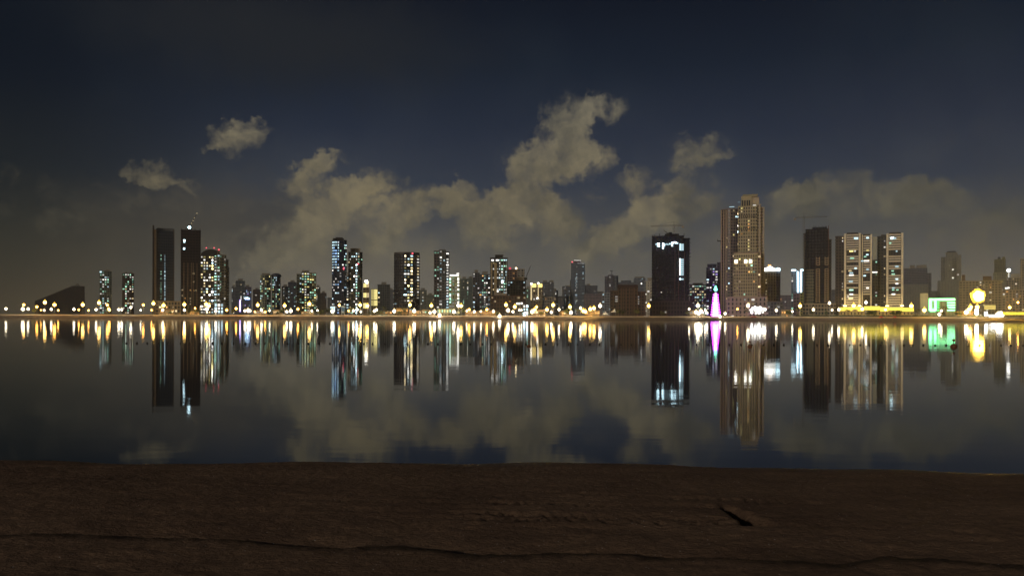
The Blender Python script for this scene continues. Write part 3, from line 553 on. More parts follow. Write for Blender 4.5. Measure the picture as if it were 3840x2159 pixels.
# extra hazy back row so the skyline never empties
rb = random.Random(11)
FAR = [(700,752,1118),(1095,1125,1090),(1228,1246,1115),(1480,1540,1100),(1600,1630,1120),(1720,1760,1078),(1960,1992,1095),(2080,2112,1110),(2236,2262,1092),(2420,2440,1075),(2630,2652,1092),(2930,2968,1122),(3118,3134,1085),(3490,3530,1090),(3640,3680,1068)]
for i, (a, c, y) in enumerate(FAR):
    Dn = rb.choice((1500,1600,1750))
    near = ['the unfinished brown tower','the three shaft tower','the tall blue black tower','the round black tower','the slim dark tower','the neon outlined block','the gold crowned tower','the hazy bluish tower','the mauve curved tower','the pale cream slab','the mauve grey block','the white neon bars','the dark tower with the crane','the showroom','the amber slatted building'][i]
    simple('faint far office block barely showing behind %s' % near, a, c, y, Dn, 3, 'warm white', 'office_block', 'building', (1,1), None, col=(.22,.21,.2))

# ------------------------------------------------------------------ cranes
def crane(label, mx, ybase, ytop, jx0, jx1, D, tilt=0, group=None):
    X = xat(mx, ytop, D); o = link('tower_crane', None); o.location = (X, D, LAND); o.rotation_euler = (0, 0, -math.atan2(X, D)); tag(o, label, 'crane')
    s = D/FPX; zt = zat(mx, ytop, D)-LAND; zb = zat(mx, ybase, D)-LAND
    bm = bmesh.new(); w = .9; n = max(2, int((zt-zb)/3))
    for sx in (-w, w):
        for sy in (-w, w): tube(bm, (sx, sy, zb), (sx, sy, zt), .16, n=4)
    for i in range(n):
        z0 = zb+(zt-zb)*i/n; z1 = zb+(zt-zb)*(i+1)/n
        for sx in (-w, w): tube(bm, (sx, -w, z0), (sx, w, z1), .1, n=4); tube(bm, (-w, sx, z0), (w, sx, z1), .1, n=4)
    link('mast', mesh_of(bm), solid('crane_steel', (.13,.12,.1), .7), o)
    def jib(name, dx, dz, h=1.5):
        bm = bmesh.new(); L = abs(dx); n = max(3, int(L/2.5))
        tube(bm, (0,0,zt), (dx,0,zt+dz), .2, n=4); tube(bm, (0,0,zt+h), (dx,0,zt+dz+h*.5), .16, n=4)
        for i in range(n):
            t, u = i/n, (i+1)/n
            tube(bm, (dx*t,0,zt+dz*t), (dx*u,0,zt+dz*u+h*(1-.5*u)), .09, n=4)
        link(name, mesh_of(bm), solid('crane_steel', (.13,.12,.1), .7), o)
    jib('jib', (jx1-mx)*s, tilt); jib('counter_jib', (jx0-mx)*s, 0)
    bm = bmesh.new(); c = (jx0-mx)*s; bx(bm, c-1.2, c+1.2, -.8, .8, zt-2.2, zt); link('counterweight', mesh_of(bm), CONC, o)
    bm = bmesh.new(); tube(bm, (0,0,zt+.5), (0,0,zt+5), .3, .1, n=4); tube(bm, (0,0,zt+5), ((jx1-mx)*s*.7,0,zt+tilt*.7+.9), .07, n=4); tube(bm, (0,0,zt+5), ((jx0-mx)*s*.8,0,zt+.9), .07, n=4); link('tower_peak', mesh_of(bm), DARKM, o)
    return o
crane('tower crane with a long level jib standing beside the dark ragged tower', 3014, 1190, 817, 2982, 3096, 895)
crane('small tower crane on the roof of the huge black unfinished tower', 2527, 878, 848, 2560, 2440, 890)
# luffing cranes: leaning booms
def luff(label, x0, y0, x1, y1, D, lights=False):
    o = link('luffing_crane', None); X = xat(x0, y0, D); o.location = (X, D, 0); tag(o, label, 'crane')
    P = Vector((0, 0, zat(x0, y0, D))); Q = Vector((xat(x1, y1, D)-X, 0, zat(x1, y1, D)))
    bm = bmesh.new(); tube(bm, P, Q, .35, .2, n=4); tube(bm, P+Vector((1.2,0,0)), Q, .15, n=4)
    for i in range(8):
        a = P.lerp(Q, i/8); c = (P+Vector((1.2,0,0))).lerp(Q, (i+.5)/8); tube(bm, a, c, .1, n=4)
    link('boom', mesh_of(bm), DARKM, o)
    bm = bmesh.new(); bx(bm, -1.8, 1.8, -1.5, 1.5, P.z-3, P.z); tube(bm, (0,0,P.z-14), (0,0,P.z-3), .6, n=4); link('cab', mesh_of(bm), DARKM, o)
    if lights:
        for t in (.25,.45,.65,1.0):
            p = P.lerp(Q, t); bm = bmesh.new(); lathe(bm, [(.2,-.3),(.4,0),(.2,.3)], 6); link('boom_light', mesh_of(bm), wmat('warm', 3), o, p)
luff('leaning crane boom dotted with tiny lights above the unfinished brown tower', 712, 850, 738, 800, 965, True)
luff('leaning crane boom rising right of the tan three shaft tower', 1971, 1040, 1990, 995, 970)
luff('short leaning crane boom on the left roof of the huge black unfinished tower', 2504, 876, 2487, 862, 889)

# ------------------------------------------------------------------ neon light cone
D = 775; X = xat(2683, 1180, D)
o = link('light_cone', None); o.location = (X, D, LAND); tag(o, 'tall magenta neon light cone with a green star at its tip', 'light sculpture')
H = zat(2681, 1092, D)-LAND
MG = emis('magenta_neon', (.62,.05,1), 18, True)
bm = bmesh.new(); lathe(bm, [(2.9,0),(2.2,H*.3),(1.5,H*.6),(.6,H*.95)], 12); link('cone', mesh_of(bm), emis('cone_core', (1,.6,1), 4, True), o)
for i in range(10):
    t = i/10; r = 4.2*(1-t)+1.3*t; z = .6+H*.93*t; bm = bmesh.new()
    pts = [Vector((r*math.cos(a), r*math.sin(a), z)) for a in [2*math.pi*k/12 for k in range(12)]]
    for k in range(12): tube(bm, pts[k], pts[(k+1)%12], .8, n=5)
    link('neon_ring', mesh_of(bm), MG, o)
bm = bmesh.new(); lathe(bm, [(.2,0),(1.6,1.0),(1.8,2.2),(.9,3.2),(1.2,4.0),(.1,5.6)], 8, (0,0,H)); link('star', mesh_of(bm), emis('star_green', (.15,1,.55), 5, True), o)

# ------------------------------------------------------------------ street lamps
LAMP_W = emis('lamp_white', (1,.84,.6), 60, True); LAMP_Y = emis('lamp_amber', (1,.45,.08), 100, True); LAMP_B = emis('lamp_big', (1,.58,.14), 120, True)
def lamp_meshes(h, r, mat, tall):
    bm = bmesh.new(); tube(bm, (0,0,0), (0,0,h-.4), .16 if tall else .1, .08, n=8); lathe(bm, [(.34,0),(.34,.5),(.2,.8)], 8); P = mesh_of(bm, 'pole'); P.materials.append(POLE)
    bm = bmesh.new(); lathe(bm, [(r*.45,-r*1.1),(r*.95,-r*.5),(r,r*.25),(r*.6,r*.95)], 10); L = mesh_of(bm, 'lantern', True); L.materials.append(mat)
    bm = bmesh.new(); lathe(bm, [(.03,-r*2.0),(r*.3,-r*1.5),(r*.62,-r*1.0)], 10); lathe(bm, [(r*.98,r*.1),(r*.72,r*.9),(r*.36,r*1.5),(.03,r*2.3)], 10); lathe(bm, [(r*.9,-.1*r),(r*1.45,0),(r*.9,.1*r)], 10); G = mesh_of(bm, 'lantern_halo', True); G.materials.append(GLOW[mat.name])  # added glowing tips and rim, shaped as the golden glare around each lamp
    A = None
    if tall:
        bm = bmesh.new(); tube(bm, (0,0,h-2.2), (0,-1.0,h-1.0), .07, n=5); tube(bm, (0,0,h-2.2), (0,1.0,h-1.0), .07, n=5); A = mesh_of(bm, 'bracket'); A.materials.append(POLE)
    return P, L, G, A
LM = {}
GLOW = {'lamp_white': emis('halo_pale', (1,.8,.42), 1.6), 'lamp_amber': emis('halo_amber', (1,.52,.07), 1.5), 'lamp_big': emis('halo_gold', (1,.6,.08), 2.0)}
def street_lamp(px, py, c, s, label, off=None):
    tall = py < 1151
    off = off if off is not None else (5.5 if tall else 3.6)
    D = shore_px(px)+off; X = xat(px, py, D); h = zat(px, py, D)-LAND
    if h < 1.0: h = 1.0
    r = {1: .5, 2: .72, 3: .98, 4: 1.35}[s]
    hk = round(h*2)/2; key = (hk, r, c)
    if key not in LM: LM[key] = lamp_meshes(hk, r, {'W': LAMP_W, 'Y': LAMP_Y, 'B': LAMP_B}[c], tall)
    P, L, C, A = LM[key]
    o = link('street_lamp', None); o.location = (X, D, LAND); o.rotation_euler = (0, 0, (px*7) % 3)
    link('pole', P, parent=o); hd = link('lantern', L, parent=o, loc=(0,0,h)); link('lantern_halo', C, parent=hd)
    if A: link('bracket', A, parent=o)
    tag(o, label, 'street lamp', 'street lamps along the far promenade'); return o
LAMPS = """22,1157,W,3 85,1158,W,4 105,1158,W,3 153,1162,Y,1 165,1163,W,2 192,1159,W,3 218,1163,Y,2 277,1159,W,3 295,1161,Y,2 332,1163,Y,2 360,1160,W,3
410,1162,Y,3 445,1160,W,3 456,1160,W,3 490,1152,W,3 527,1162,W,2 568,1162,Y,2 610,1162,W,3 89,1142,Y,3 138,1150,Y,3 168,1133,B,4 204,1142,Y,4 310,1142,B,4 371,1134,B,4
402,1143,Y,3 408,1157,Y,3 537,1143,Y,3 575,1137,B,4 613,1144,B,4 691,1141,B,4 691,1162,W,3 731,1155,Y,2 773,1140,B,4 783,1145,B,4 775,1158,W,4 809,1166,W,3 850,1162,Y,3
885,1156,Y,3 918,1165,W,3 930,1163,W,4 937,1165,W,3 966,1143,B,4 980,1162,W,3 955,1167,Y,1 994,1169,Y,2 1011,1164,W,2 1067,1145,B,4 1090,1165,W,4 1075,1168,W,3 1117,1158,Y,3 1160,1138,B,4 1169,1165,W,2
1190,1163,W,2 1246,1166,W,4 1272,1144,B,3 1307,1165,Y,2 1325,1164,W,3 1339,1160,W,3 1350,1143,B,4 1353,1168,W,2 1377,1146,B,4 1403,1166,W,3 1411,1161,W,3 1478,1166,W,4 1537,1142,B,4 1553,1165,W,4
1617,1145,B,4 1612,1172,W,3 1629,1168,W,4 1648,1181,W,4 1718,1145,W,4 1729,1146,B,4 1702,1168,W,4 1750,1165,W,2 1759,1160,Y,3 1778,1168,W,3 1803,1167,W,2 1825,1160,Y,3 1850,1167,W,3 1873,1184,W,4
1897,1142,B,4 1905,1163,W,4 1930,1149,B,4 1923,1168,W,3 1947,1162,W,2 1955,1162,W,2 1995,1168,W,4 2005,1160,Y,4 2012,1150,Y,3 2051,1160,B,4 2074,1143,B,4 2067,1170,W,3 2096,1160,W,3 2137,1150,B,4
2141,1171,W,4 2177,1155,W,3 2187,1165,B,4 2194,1167,B,4 2213,1158,B,4 2227,1155,B,4 2250,1146,W,4 2432,1146,B,4 2584,1158,W,2 2617,1145,W,4 2610,1170,W,4 2628,1166,W,4 2620,1176,W,3 2650,1172,W,3 2644,1162,W,2 2719,1175,W,3
2765,1158,Y,2 2805,1145,W,4 2700,1186,W,3 2867,1160,W,3 2911,1163,W,3 3000,1146,B,4 2971,1167,W,2 3050,1160,W,3 3110,1136,W,3 3120,1162,W,2 3145,1160,W,3 3201,1145,B,4 3233,1158,W,3 3247,1133,W,3 3320,1160,B,3
3417,1146,B,4 3466,1162,B,4 3522,1178,W,3 3530,1165,W,2 3623,1170,W,4 3639,1150,B,4 3635,1158,B,4 3664,1150,B,4 3662,1163,W,4 3662,1174,W,4 3786,1152,B,3 3817,1133,Y,2 3740,1176,W,3""".split()
MARKS = [(0,150,'the far left shore'),(150,340,'the wedge roofed building'),(340,435,'the green lit tower'),(435,560,'the short brown tower'),(560,665,'the finned slab'),(665,745,'the unfinished brown tower'),(745,865,'the black capped tower'),(865,960,'the purple neon strip'),(960,1060,'the rounded pair'),(1060,1110,'the stepped dark block'),(1110,1235,'the three shaft tower'),(1235,1302,'the blue black tower'),(1302,1358,'the red light tower'),(1358,1420,'the yellow blocks'),(1420,1580,'the round black tower'),(1580,1682,'the slim speckled tower'),(1682,1770,'the neon outlined block'),(1770,1838,'the twin dark blocks'),(1838,1985,'the tan piered tower'),(1985,2035,'the gold crowns'),(2035,2110,'the grey twin roofs'),(2110,2200,'the hazy bluish tower'),(2200,2320,'the white tents'),(2320,2590,'the huge black tower'),(2590,2700,'the magenta light cone'),(2700,2890,'the sandstone tower'),(2890,3010,'the white neon bars'),(3010,3130,'the crane tower'),(3130,3290,'the broad cream tower'),(3290,3440,'the slim cream tower'),(3440,3600,'the green showroom'),(3600,3770,'the floodlight mast'),(3770,3900,'the rooftop lantern')]
ORD = ['first','second','third','fourth','fifth','sixth','seventh','eighth','ninth','tenth','eleventh','twelfth','thirteenth','fourteenth','fifteenth']
L = sorted([(float(a), float(b), c, int(d)) for a, b, c, d in (t.split(',') for t in LAMPS)])
cnt = {}; tot = {}
def lk(px, py, c):
    for a, b_, m in MARKS:
        if a <= px < b_: return ('tall' if py < 1151 else 'low', {'W': 'white', 'Y': 'amber', 'B': 'golden'}[c], m)
for px, py, c, s in L: k = lk(px, py, c); tot[k] = tot.get(k, 0)+1
for px, py, c, s in L:
    k = lk(px, py, c); i = cnt.get(k, 0); cnt[k] = i+1
    lab = ('the only %s %s street lamp before %s' % k) if tot[k] == 1 else ('%s from left of the %s %s lamps before %s' % ((ORD[i],)+k))
    street_lamp(px, py, c, s, lab, off=-.5 if py > 1179 else None)

# floodlight mast
D = shore_px(3668)+14; o = link('floodlight_mast', None); o.location = (xat(3668,1112,D), D, LAND); tag(o, 'very bright golden floodlight mast, brightest light on the shore', 'floodlight'); h = zat(3668,1112,D)-LAND
bm = bmesh.new(); tube(bm, (0,0,0), (0,0,h+1), .35, .18, n=8); link('pole', mesh_of(bm), POLE, o)
bm = bmesh.new(); lathe(bm, [(1.6,-.3),(2.4,-.1),(2.4,.1),(1.6,.3)], 14, (0,0,h)); link('head_ring', mesh_of(bm), DARKM, o)
FL = emis('flood_gold', (1,.56,.07), 480, True)
for k in range(10):
    a = 2*math.pi*k/10; bm = bmesh.new(); lathe(bm, [(.8,-1.8),(1.8,-1.0),(1.8,.9),(.8,1.7)], 8); link('floodlight', mesh_of(bm), FL, o, (2.9*math.cos(a), (-1)**k*.6, h+.4+2.7*math.sin(a)))
HALO = emis('flood_halo', (1,.62,.05), 3)  # dim outer heads and brackets added to form the golden glare halo
for k in range(14):
    a = 2*math.pi*(k+.3)/14; q_r = 5.0+.5*math.sin(k*2.3); bm = bmesh.new(); lathe(bm, [(.6,-1.3),(1.2,-.7),(1.2,.7),(.6,1.2)], 8); link('floodlight', mesh_of(bm), HALO, o, (q_r*math.cos(a), .5, h+.6+q_r*.92*math.sin(a)))
    bm = bmesh.new(); tube(bm, (2.4*math.cos(a),.5,h+.6+2.2*math.sin(a)), (q_r*math.cos(a),.5,h+.6+q_r*.92*math.sin(a)), .12, n=5); link('bracket', mesh_of(bm), DARKM, o)
for k in range(3):
    bm = bmesh.new(); lathe(bm, [(.8,-1.8),(1.8,-1.0),(1.8,.9),(.8,1.7)], 8); link('floodlight', mesh_of(bm), FL, o, (-.9+.9*k, -2.4, h+(1.4 if k == 1 else -.6)))

# ------------------------------------------------------------------ far shore: embankment, promenade, parapet, hedges, trees
XS = [-3400,-2200,-1500,-1100]+[-1000+i*8 for i in range(0, 276)]+[1300,1500,2200,3400]
def strip(name, rows, mat, kind='structure', jitter=None, label=None, parent=None):
    bm = bmesh.new(); prev = None; rg = random.Random(3)
    for X in XS:
        Y = shore(X); ring = [bm.verts.new((X, Y+dy+(rg.uniform(-1,1)*jitter if jitter and 0 < i < len(rows)-1 else 0), z+(rg.uniform(-1,1)*jitter*.35 if jitter and 0 < i < len(rows)-1 else 0))) for i, (dy, z) in enumerate(rows)]
        if prev:
            for i in range(len(rows)-1): bm.faces.new((prev[i], ring[i], ring[i+1], prev[i+1]))
        prev = ring
    o = link(name, mesh_of(bm, name), mat, parent); tag(o, label, None, None, kind); return o
strip('embankment', [(-6,-1.2),(-4.6,.1),(-3.4,.7),(-2.2,1.2),(-1.0,1.9),(-.2,LAND-.1),(0,LAND-.05)], solid('rock', (.13,.1,.075), .95, scale=.8, var=.6), jitter=.5)
strip('promenade', [(0,LAND-.05),(0,LAND),(9,LAND),(12,LAND)], solid('paving', (.34,.27,.19), .8))
strip('ground', [(12,LAND),(16,LAND+.0),(60,LAND),(400,LAND),(900,LAND),(1600,LAND)], solid('city_ground', (.12,.1,.075), .95, scale=.02))
w = strip('parapet', [(7.6,LAND),(7.6,LAND+.95),(7.45,LAND+.95),(7.45,LAND+1.1),(8.0,LAND+1.1),(8.0,LAND)], solid('parapet_stone', (.55,.45,.3), .85, scale=.5), kind=None)
tag(w, 'long low pale stone parapet along the far waterfront, lit amber', 'wall')
if 'kind' in w: del w['kind']

LEAF = solid('leaf', (.07,.085,.03), .7, var=.6, scale=1.2); LEAFD = solid('leaf_dark', (.04,.05,.022), .7, var=.6, scale=1.2); BARK = solid('bark', (.14,.1,.07), .9)
def leafy(bm, c, rad, n, s, rg):
    for _ in range(n):
        v = Vector((rg.gauss(0,1), rg.gauss(0,1), rg.gauss(0,1))).normalized()*(rg.random()**.45)
        p = Vector(c)+Vector((v.x*rad[0], v.y*rad[1], v.z*rad[2])); a = Vector((rg.gauss(0,1), rg.gauss(0,1), rg.gauss(0,1))).normalized(); b_ = a.orthogonal().normalized(); sz = s*rg.uniform(.6, 1.4)
        q = [bm.verts.new(p+a*sz*.5+b_*sz*.15), bm.verts.new(p+b_*sz*.5), bm.verts.new(p-a*sz*.5-b_*sz*.1), bm.verts.new(p-b_*sz*.5)]; bm.faces.new(q)
def tree_meshes(h, seed):
    rg = random.Random(seed); bm = bmesh.new(); tube(bm, (0,0,0), (.1,0,h*.5), .2, .12, n=7)
    for k in range(5):
        a = rg.uniform(0, 6.28); tube(bm, (.1,0,h*(.36+.05*k)), (math.cos(a)*h*.22, math.sin(a)*h*.22, h*(.6+.06*k)), .09, .03, n=5)
    T = mesh_of(bm, 'trunk'); T.materials.append(BARK); bm = bmesh.new()
    for k in range(7):
        a = rg.uniform(0, 6.28); r = rg.uniform(.05, .25)*h; leafy(bm, (math.cos(a)*r, math.sin(a)*r, h*rg.uniform(.5, .88)), (h*.19, h*.19, h*.13), 110, .42, rg)
    Cn = mesh_of(bm, 'crown'); Cn.materials.append(LEAF); return T, Cn
def palm_meshes(h, seed):
    rg = random.Random(seed); bm = bmesh.new(); tube(bm, (0,0,0), (.15,0,h), .24, .17, n=8); T = mesh_of(bm, 'trunk'); T.materials.append(BARK); bm = bmesh.new()
    for k in range(18):
        a = 2*math.pi*k/18+rg.uniform(-.2,.2); e = rg.uniform(-.1, 1.0); Lf = h*.42*rg.uniform(.8,1.1); prev = None; p = Vector((.15,0,h)); d = Vector((math.cos(a)*math.cos(e), math.sin(a)*math.cos(e), math.sin(e)))
        for i in range(6):
            wv = Vector((-math.sin(a), math.cos(a), 0))*(.16+.34*math.sin(min(1,(i+.6)/5)*math.pi)); cur = (bm.verts.new(p-wv-Vector((0,0,.18))), bm.verts.new(p), bm.verts.new(p+wv-Vector((0,0,.18))))
            if prev: bm.faces.new((prev[0], prev[1], cur[1], cur[0])); bm.faces.new((prev[1], prev[2], cur[2], cur[1]))
            prev = cur; p = p+d*Lf/5; d = (d+Vector((0,0,-.3))).normalized()
    Cn = mesh_of(bm, 'crown'); Cn.materials.append(LEAFD); return T, Cn
TM = [tree_meshes(6.5, 1), tree_meshes(7.5, 2), tree_meshes(5.5, 3)]; PM = [palm_meshes(7.5, 1), palm_meshes(6.2, 2)]
def where(px):
    for a, b_, m in MARKS:
        if a <= px < b_: return m
    return 'the far shore'
TREES = [(p, 't') for p in (130,150,640,705,735,748,873,925,1040,1055,1118,1200,1206,1228,1300,1318,1386,1396,1407,1418,1428,1500,1515,1606,1700,1740,1862,1960,2030,2120,2130,2320,2332,2388,2480,2486,2577,2955,2962,3045,3100,3258,3268,3280,3350,3362,3372,3538,3590,3600)]+[(p, 'p') for p in (1240,1440,1452,1808,1987,2165,2342,2498,2798,2990,3180,3440,3548)]
TREES.sort(); tt = {}
for p, k in TREES: tt[(where(p), k)] = tt.get((where(p), k), 0)+1
tc_ = {}
for i, (p, k) in enumerate(TREES):
    T, Cn = (TM[i % 3] if k == 't' else PM[i % 2]); D = shore_px(p)+(11+(i*5) % 6); key = (where(p), k); n = tc_.get(key, 0); tc_[key] = n+1
    nm = 'round_tree' if k == 't' else 'palm_tree'; o = link(nm, None); o.location = (xat(p, 1180, D), D, LAND); o.rotation_euler = (0, 0, i*1.3); o.scale = (1+.12*math.sin(i), 1+.12*math.sin(i), 1+.15*math.cos(i*2))
    link('trunk', T, parent=o); link('crown', Cn, parent=o)
    kd = 'amber lit leafy tree' if k == 't' else 'thin palm tree'
    lab = 'lone %s in front of %s' % (kd, key[0]) if tt[key] == 1 else '%s from left of the %ss before %s' % (ORD[n], kd, key[0])
    tag(o, lab, 'palm' if k == 'p' else 'tree', 'trees along the far promenade')
def hedge(x0, x1, h, label, off=9.4, mat=LEAFD):
    rg = random.Random(int(x0)); D = shore_px((x0+x1)/2)+off; X0, X1 = xat(x0, 1185, D), xat(x1, 1185, D); o = link('hedge', None); o.location = (X0, D, LAND); tag(o, label, 'hedge')
    bm = bmesh.new(); n = int((X1-X0)*26)
    for _ in range(n):
        x = rg.uniform(0, X1-X0); Y = shore(X0+x)+off-D; hh = h*(.75+.3*noise.noise(Vector((x*.35, x0, 0)))+.12*noise.noise(Vector((x*1.3, 3, x0))))
        z = hh*rg.random()**.6; a = Vector((rg.gauss(0,1), rg.gauss(0,1), rg.gauss(0,1))).normalized(); b_ = a.orthogonal().normalized(); s = rg.uniform(.25,.6); p = Vector((x, Y+rg.uniform(-.7,.7), z))
        bm.faces.new([bm.verts.new(p+a*s*.5), bm.verts.new(p+b_*s*.5), bm.verts.new(p-a*s*.5), bm.verts.new(p-b_*s*.5)])
    prev = None
    for i in range(int((X1-X0)/2)+1):
        x = min(X1-X0, i*2.0); Y = shore(X0+x)+off-D; hh = h*(.72+.3*noise.noise(Vector((x*.35, x0, 0))))
        cur = [bm.verts.new((x, Y-.55, 0)), bm.verts.new((x, Y-.45, hh*.85)), bm.verts.new((x, Y+.45, hh*.85)), bm.verts.new((x, Y+.55, 0))]
        if prev:
            for k in range(3): bm.faces.new((prev[k], cur[k], cur[k+1], prev[k+1]))
        prev = cur
    link('foliage', mesh_of(bm), mat, o)
hedge(-60, 330, 2.0, 'clipped hedge on the far left shore below the wedge roofed building', mat=LEAF); hedge(335, 680, 1.9, 'clipped hedge below the two short towers and the fin slab', mat=LEAF); hedge(690, 1080, 2.0, 'clipped hedge between the unfinished brown tower and the rounded pair', mat=LEAF)
hedge(1090, 1640, 1.6, 'dark hedge from the three shaft tower to the slim dark tower'); hedge(1660, 2250, 1.4, 'low dark hedge across the middle of the shore'); hedge(3010, 3440, 3.6, 'tall dark hedge below the cream piered pair'); hedge(3600, 3700, 3.0, 'olive green hedge around the floodlight mast', mat=LEAF); hedge(3770, 3900, 3.0, 'olive green hedge at the right edge below the yellow wall', mat=LEAF); hedge(2830, 3000, 2.2, 'dark hedge below the roof sign block'); hedge(3445, 3595, 2.6, 'brown hedge below the showroom')
# tents
for x0, x1, yt, lab in ((2256,2283,1165,'small white peaked tent left of its taller neighbour'),(2288,2310,1156,'white tent with one high slanting peak')):
    D = shore_px(x0)+12; D += 4; o = link('tent', None); X0, X1 = xat(x0,1175,D), xat(x1,1175,D); o.location = ((X0+X1)/2, D, LAND); w_ = (X1-X0)/2; h = zat(x0,yt,D)-LAND; zb = max(1.8, h-3.6); tag(o, lab, 'tent', 'white tents')
    bm = bmesh.new(); pk = bm.verts.new((w_*.6 if 'high' in lab else 0, 0, h)); n = 12; rims = []
    for t, k in ((.45,.35),(1,0)):
        rims.append([bm.verts.new((pk.co.x*(1-t)+math.copysign(min(w_, abs(w_*1.3*math.cos(a))), math.cos(a))*t, 2.2*math.sin(a)*t, zb+(h-zb)*k)) for a in [2*math.pi*i/n for i in range(n)]])
    for i in range(n): bm.faces.new((pk, rims[0][i], rims[0][(i+1)%n])); bm.faces.new((rims[0][i], rims[1][i], rims[1][(i+1)%n], rims[0][(i+1)%n]))
    link('canvas', mesh_of(bm), solid('canvas', (.7,.72,.72), .7), o)
    for sx in (-1, 1):
        for sy in (-1, 1): bm = bmesh.new(); tube(bm, (sx*w_*.75, sy*1.5, 0), (sx*w_*.75, sy*1.5, zb+.1), .06); link('pole', mesh_of(bm), POLE, o)
# cars
def car(px, col, label, cname, ang=0, back=False):
    D = shore_px(px)+4; o = link('parked_car', None); o.location = (xat(px, 1185, D), D, LAND); o.rotation_euler = (0, 0, ang); tag(o, label, 'car', 'cars parked along the far promenade')
    prof = [(-2.2,.35),(-2.25,.8),(-1.9,1.0),(-1.3,1.05),(-.8,1.48),(.7,1.5),(1.35,1.02),(2.1,.9),(2.25,.6),(2.2,.35)]
    bm = bmesh.new(); A = [bm.verts.new((x, -.85, z)) for x, z in prof]; B = [bm.verts.new((x, .85, z)) for x, z in prof]; bm.faces.new(A); bm.faces.new(B[::-1]); n = len(A)
    for i in range(n): bm.faces.new((A[i], B[i], B[(i+1)%n], A[(i+1)%n]))
    link('body', mesh_of(bm), solid('paint_'+cname, col, .3), o)
    for x in (-1.4, 1.4):
        for y in (-.85, .85): bm = bmesh.new(); tube(bm, (x, y-.1, .33), (x, y+.1, .33), .33, n=12); link('wheel', mesh_of(bm), solid('tyre', (.02,.02,.02), .9), o)
    bm = bmesh.new(); bx(bm, -.7, .6, -.88, .88, 1.08, 1.4); link('side_glass', mesh_of(bm), solid('glass_dark', (.02,.02,.025), .1), o)
    for y in (-.6, .6):
        bm = bmesh.new(); bx(bm, -2.3, -2.2, y-.2, y+.2, .62, .82); link('tail_light', mesh_of(bm), wmat('red', 3 if back else 1), o)
        bm = bmesh.new(); bx(bm, 2.2, 2.3, y-.2, y+.2, .6, .8); link('headlight', mesh_of(bm), wmat('white', 2), o)
car(284, (.7,.7,.68), 'white car parked below the wedge roofed building', 'white'); car(2972, (.6,.6,.6), 'silver car parked left of the dark tower with the crane', 'silver', .2); car(3303, (.5,.05,.04), 'red car parked below the slimmer cream piered tower, left of the other car', 'red', R(80), True); car(3355, (.45,.07,.06), 'dark red car below the slimmer cream piered tower, right of the red car', 'dark_red', R(70), True); car(2421, (.7,.7,.7), 'white car parked at the left foot of the huge black tower', 'white'); car(2826, (.5,.1,.08), 'maroon car parked before the blazing entrance pavilion', 'maroon', .1, True)
# white fairy lights balustrade at the slim dark tower foot
b = Bld('lit_colonnade', 'low colonnade of pale glowing bays at the foot of the slim dark speckled tower', 'building', 1640, 1706, shore_px(1670)+20)
b.block('body', 1640, 1706, 1158, depth=8, col=(.3,.3,.22), slab=.2, fh=4)
for i in range(13): b.box('window', 1642+i*4.9, 1645+i*4.9, 1161, 1171, dy=-.6, depth=.3, mat=wmat('yellow' if i % 3 else 'green', 3 if i % 2 else 2))
b = Bld('restaurant', 'low restaurant with an amber lit front at the foot of the round black tower', 'building', 1485, 1530, shore_px(1500)+20)
b.block('body', 1485, 1530, 1155, depth=10, col=(.3,.2,.08), slab=.3, fh=4)
for i in range(8): b.box('window', 1488+i*5.2, 1492+i*5.2, 1161+(i%3), 1168, dy=-.8, depth=.3, mat=wmat('amber', 3 if i % 3 else 2))
for a, c, lab in ((1238,1256,'small kiosk of bluish lit panels below the blue black tower'),(1280,1292,'tiny kiosk of pale blue panels right of the kiosk below the blue black tower')):
    b = Bld('kiosk', lab, 'kiosk', a, c, shore_px(a)+16); b.block('body', a, c, 1147, depth=6, col=(.3,.34,.34), slab=.2, fh=4)
    for i in range(3): b.box('window', a+1.5+i*(c-a)/3, a+(i+1)*(c-a)/3-.5, 1150, 1168, dy=-.6, depth=.3, mat=wmat('cool', 3 if a < 1260 else 1))

for i, (a, c, p, lab) in enumerate(((600,650,'warm amber','low amber lit shop below the finned slab'),(700,748,'amber','low amber lit shop below the unfinished brown tower'),(952,1000,'warm white','low warm lit shop left of the rounded pair'),(1024,1060,'warm','low shop with small warm windows under the rounded pair'),(1130,1178,'warm yellow','low shop lit yellow below the three shaft tower'),(1420,1470,'amber green','low amber and green lit shop left of the round black tower'),(1534,1580,'amber warm','low amber shop at the right foot of the round black tower'),(1584,1632,'yellow green warm','low shop with yellow green lights left of the colonnade'),(1745,1800,'warm amber','low warm shop below the left twin dark block'),(1805,1860,'amber','low amber shop below the right twin dark block'),(1990,2046,'warm','low warm shop below the gold crowned tower'),(2098,2140,'warm amber','low warm shop left of the hazy bluish tower'),(2196,2248,'amber','low amber shop left of the white tents'),(2588,2640,'white warm','low white lit shop right of the huge black tower'),(2930,2965,'amber warm','small amber shop left of the white neon bars'),(3590,3650,'amber warm','low amber shop left of the floodlight mast'))):
    b = Bld('shop', lab, 'shop', a, c, shore_px(a)+26, group=None); b.block('body', a, c, 1161+(i*5) % 7, depth=8, col=(.4,.3,.18), slab=.3, fh=3.2, colw=2.2); b.lit(12, p, (1,2,2,3), stacks=0, wide=.75)

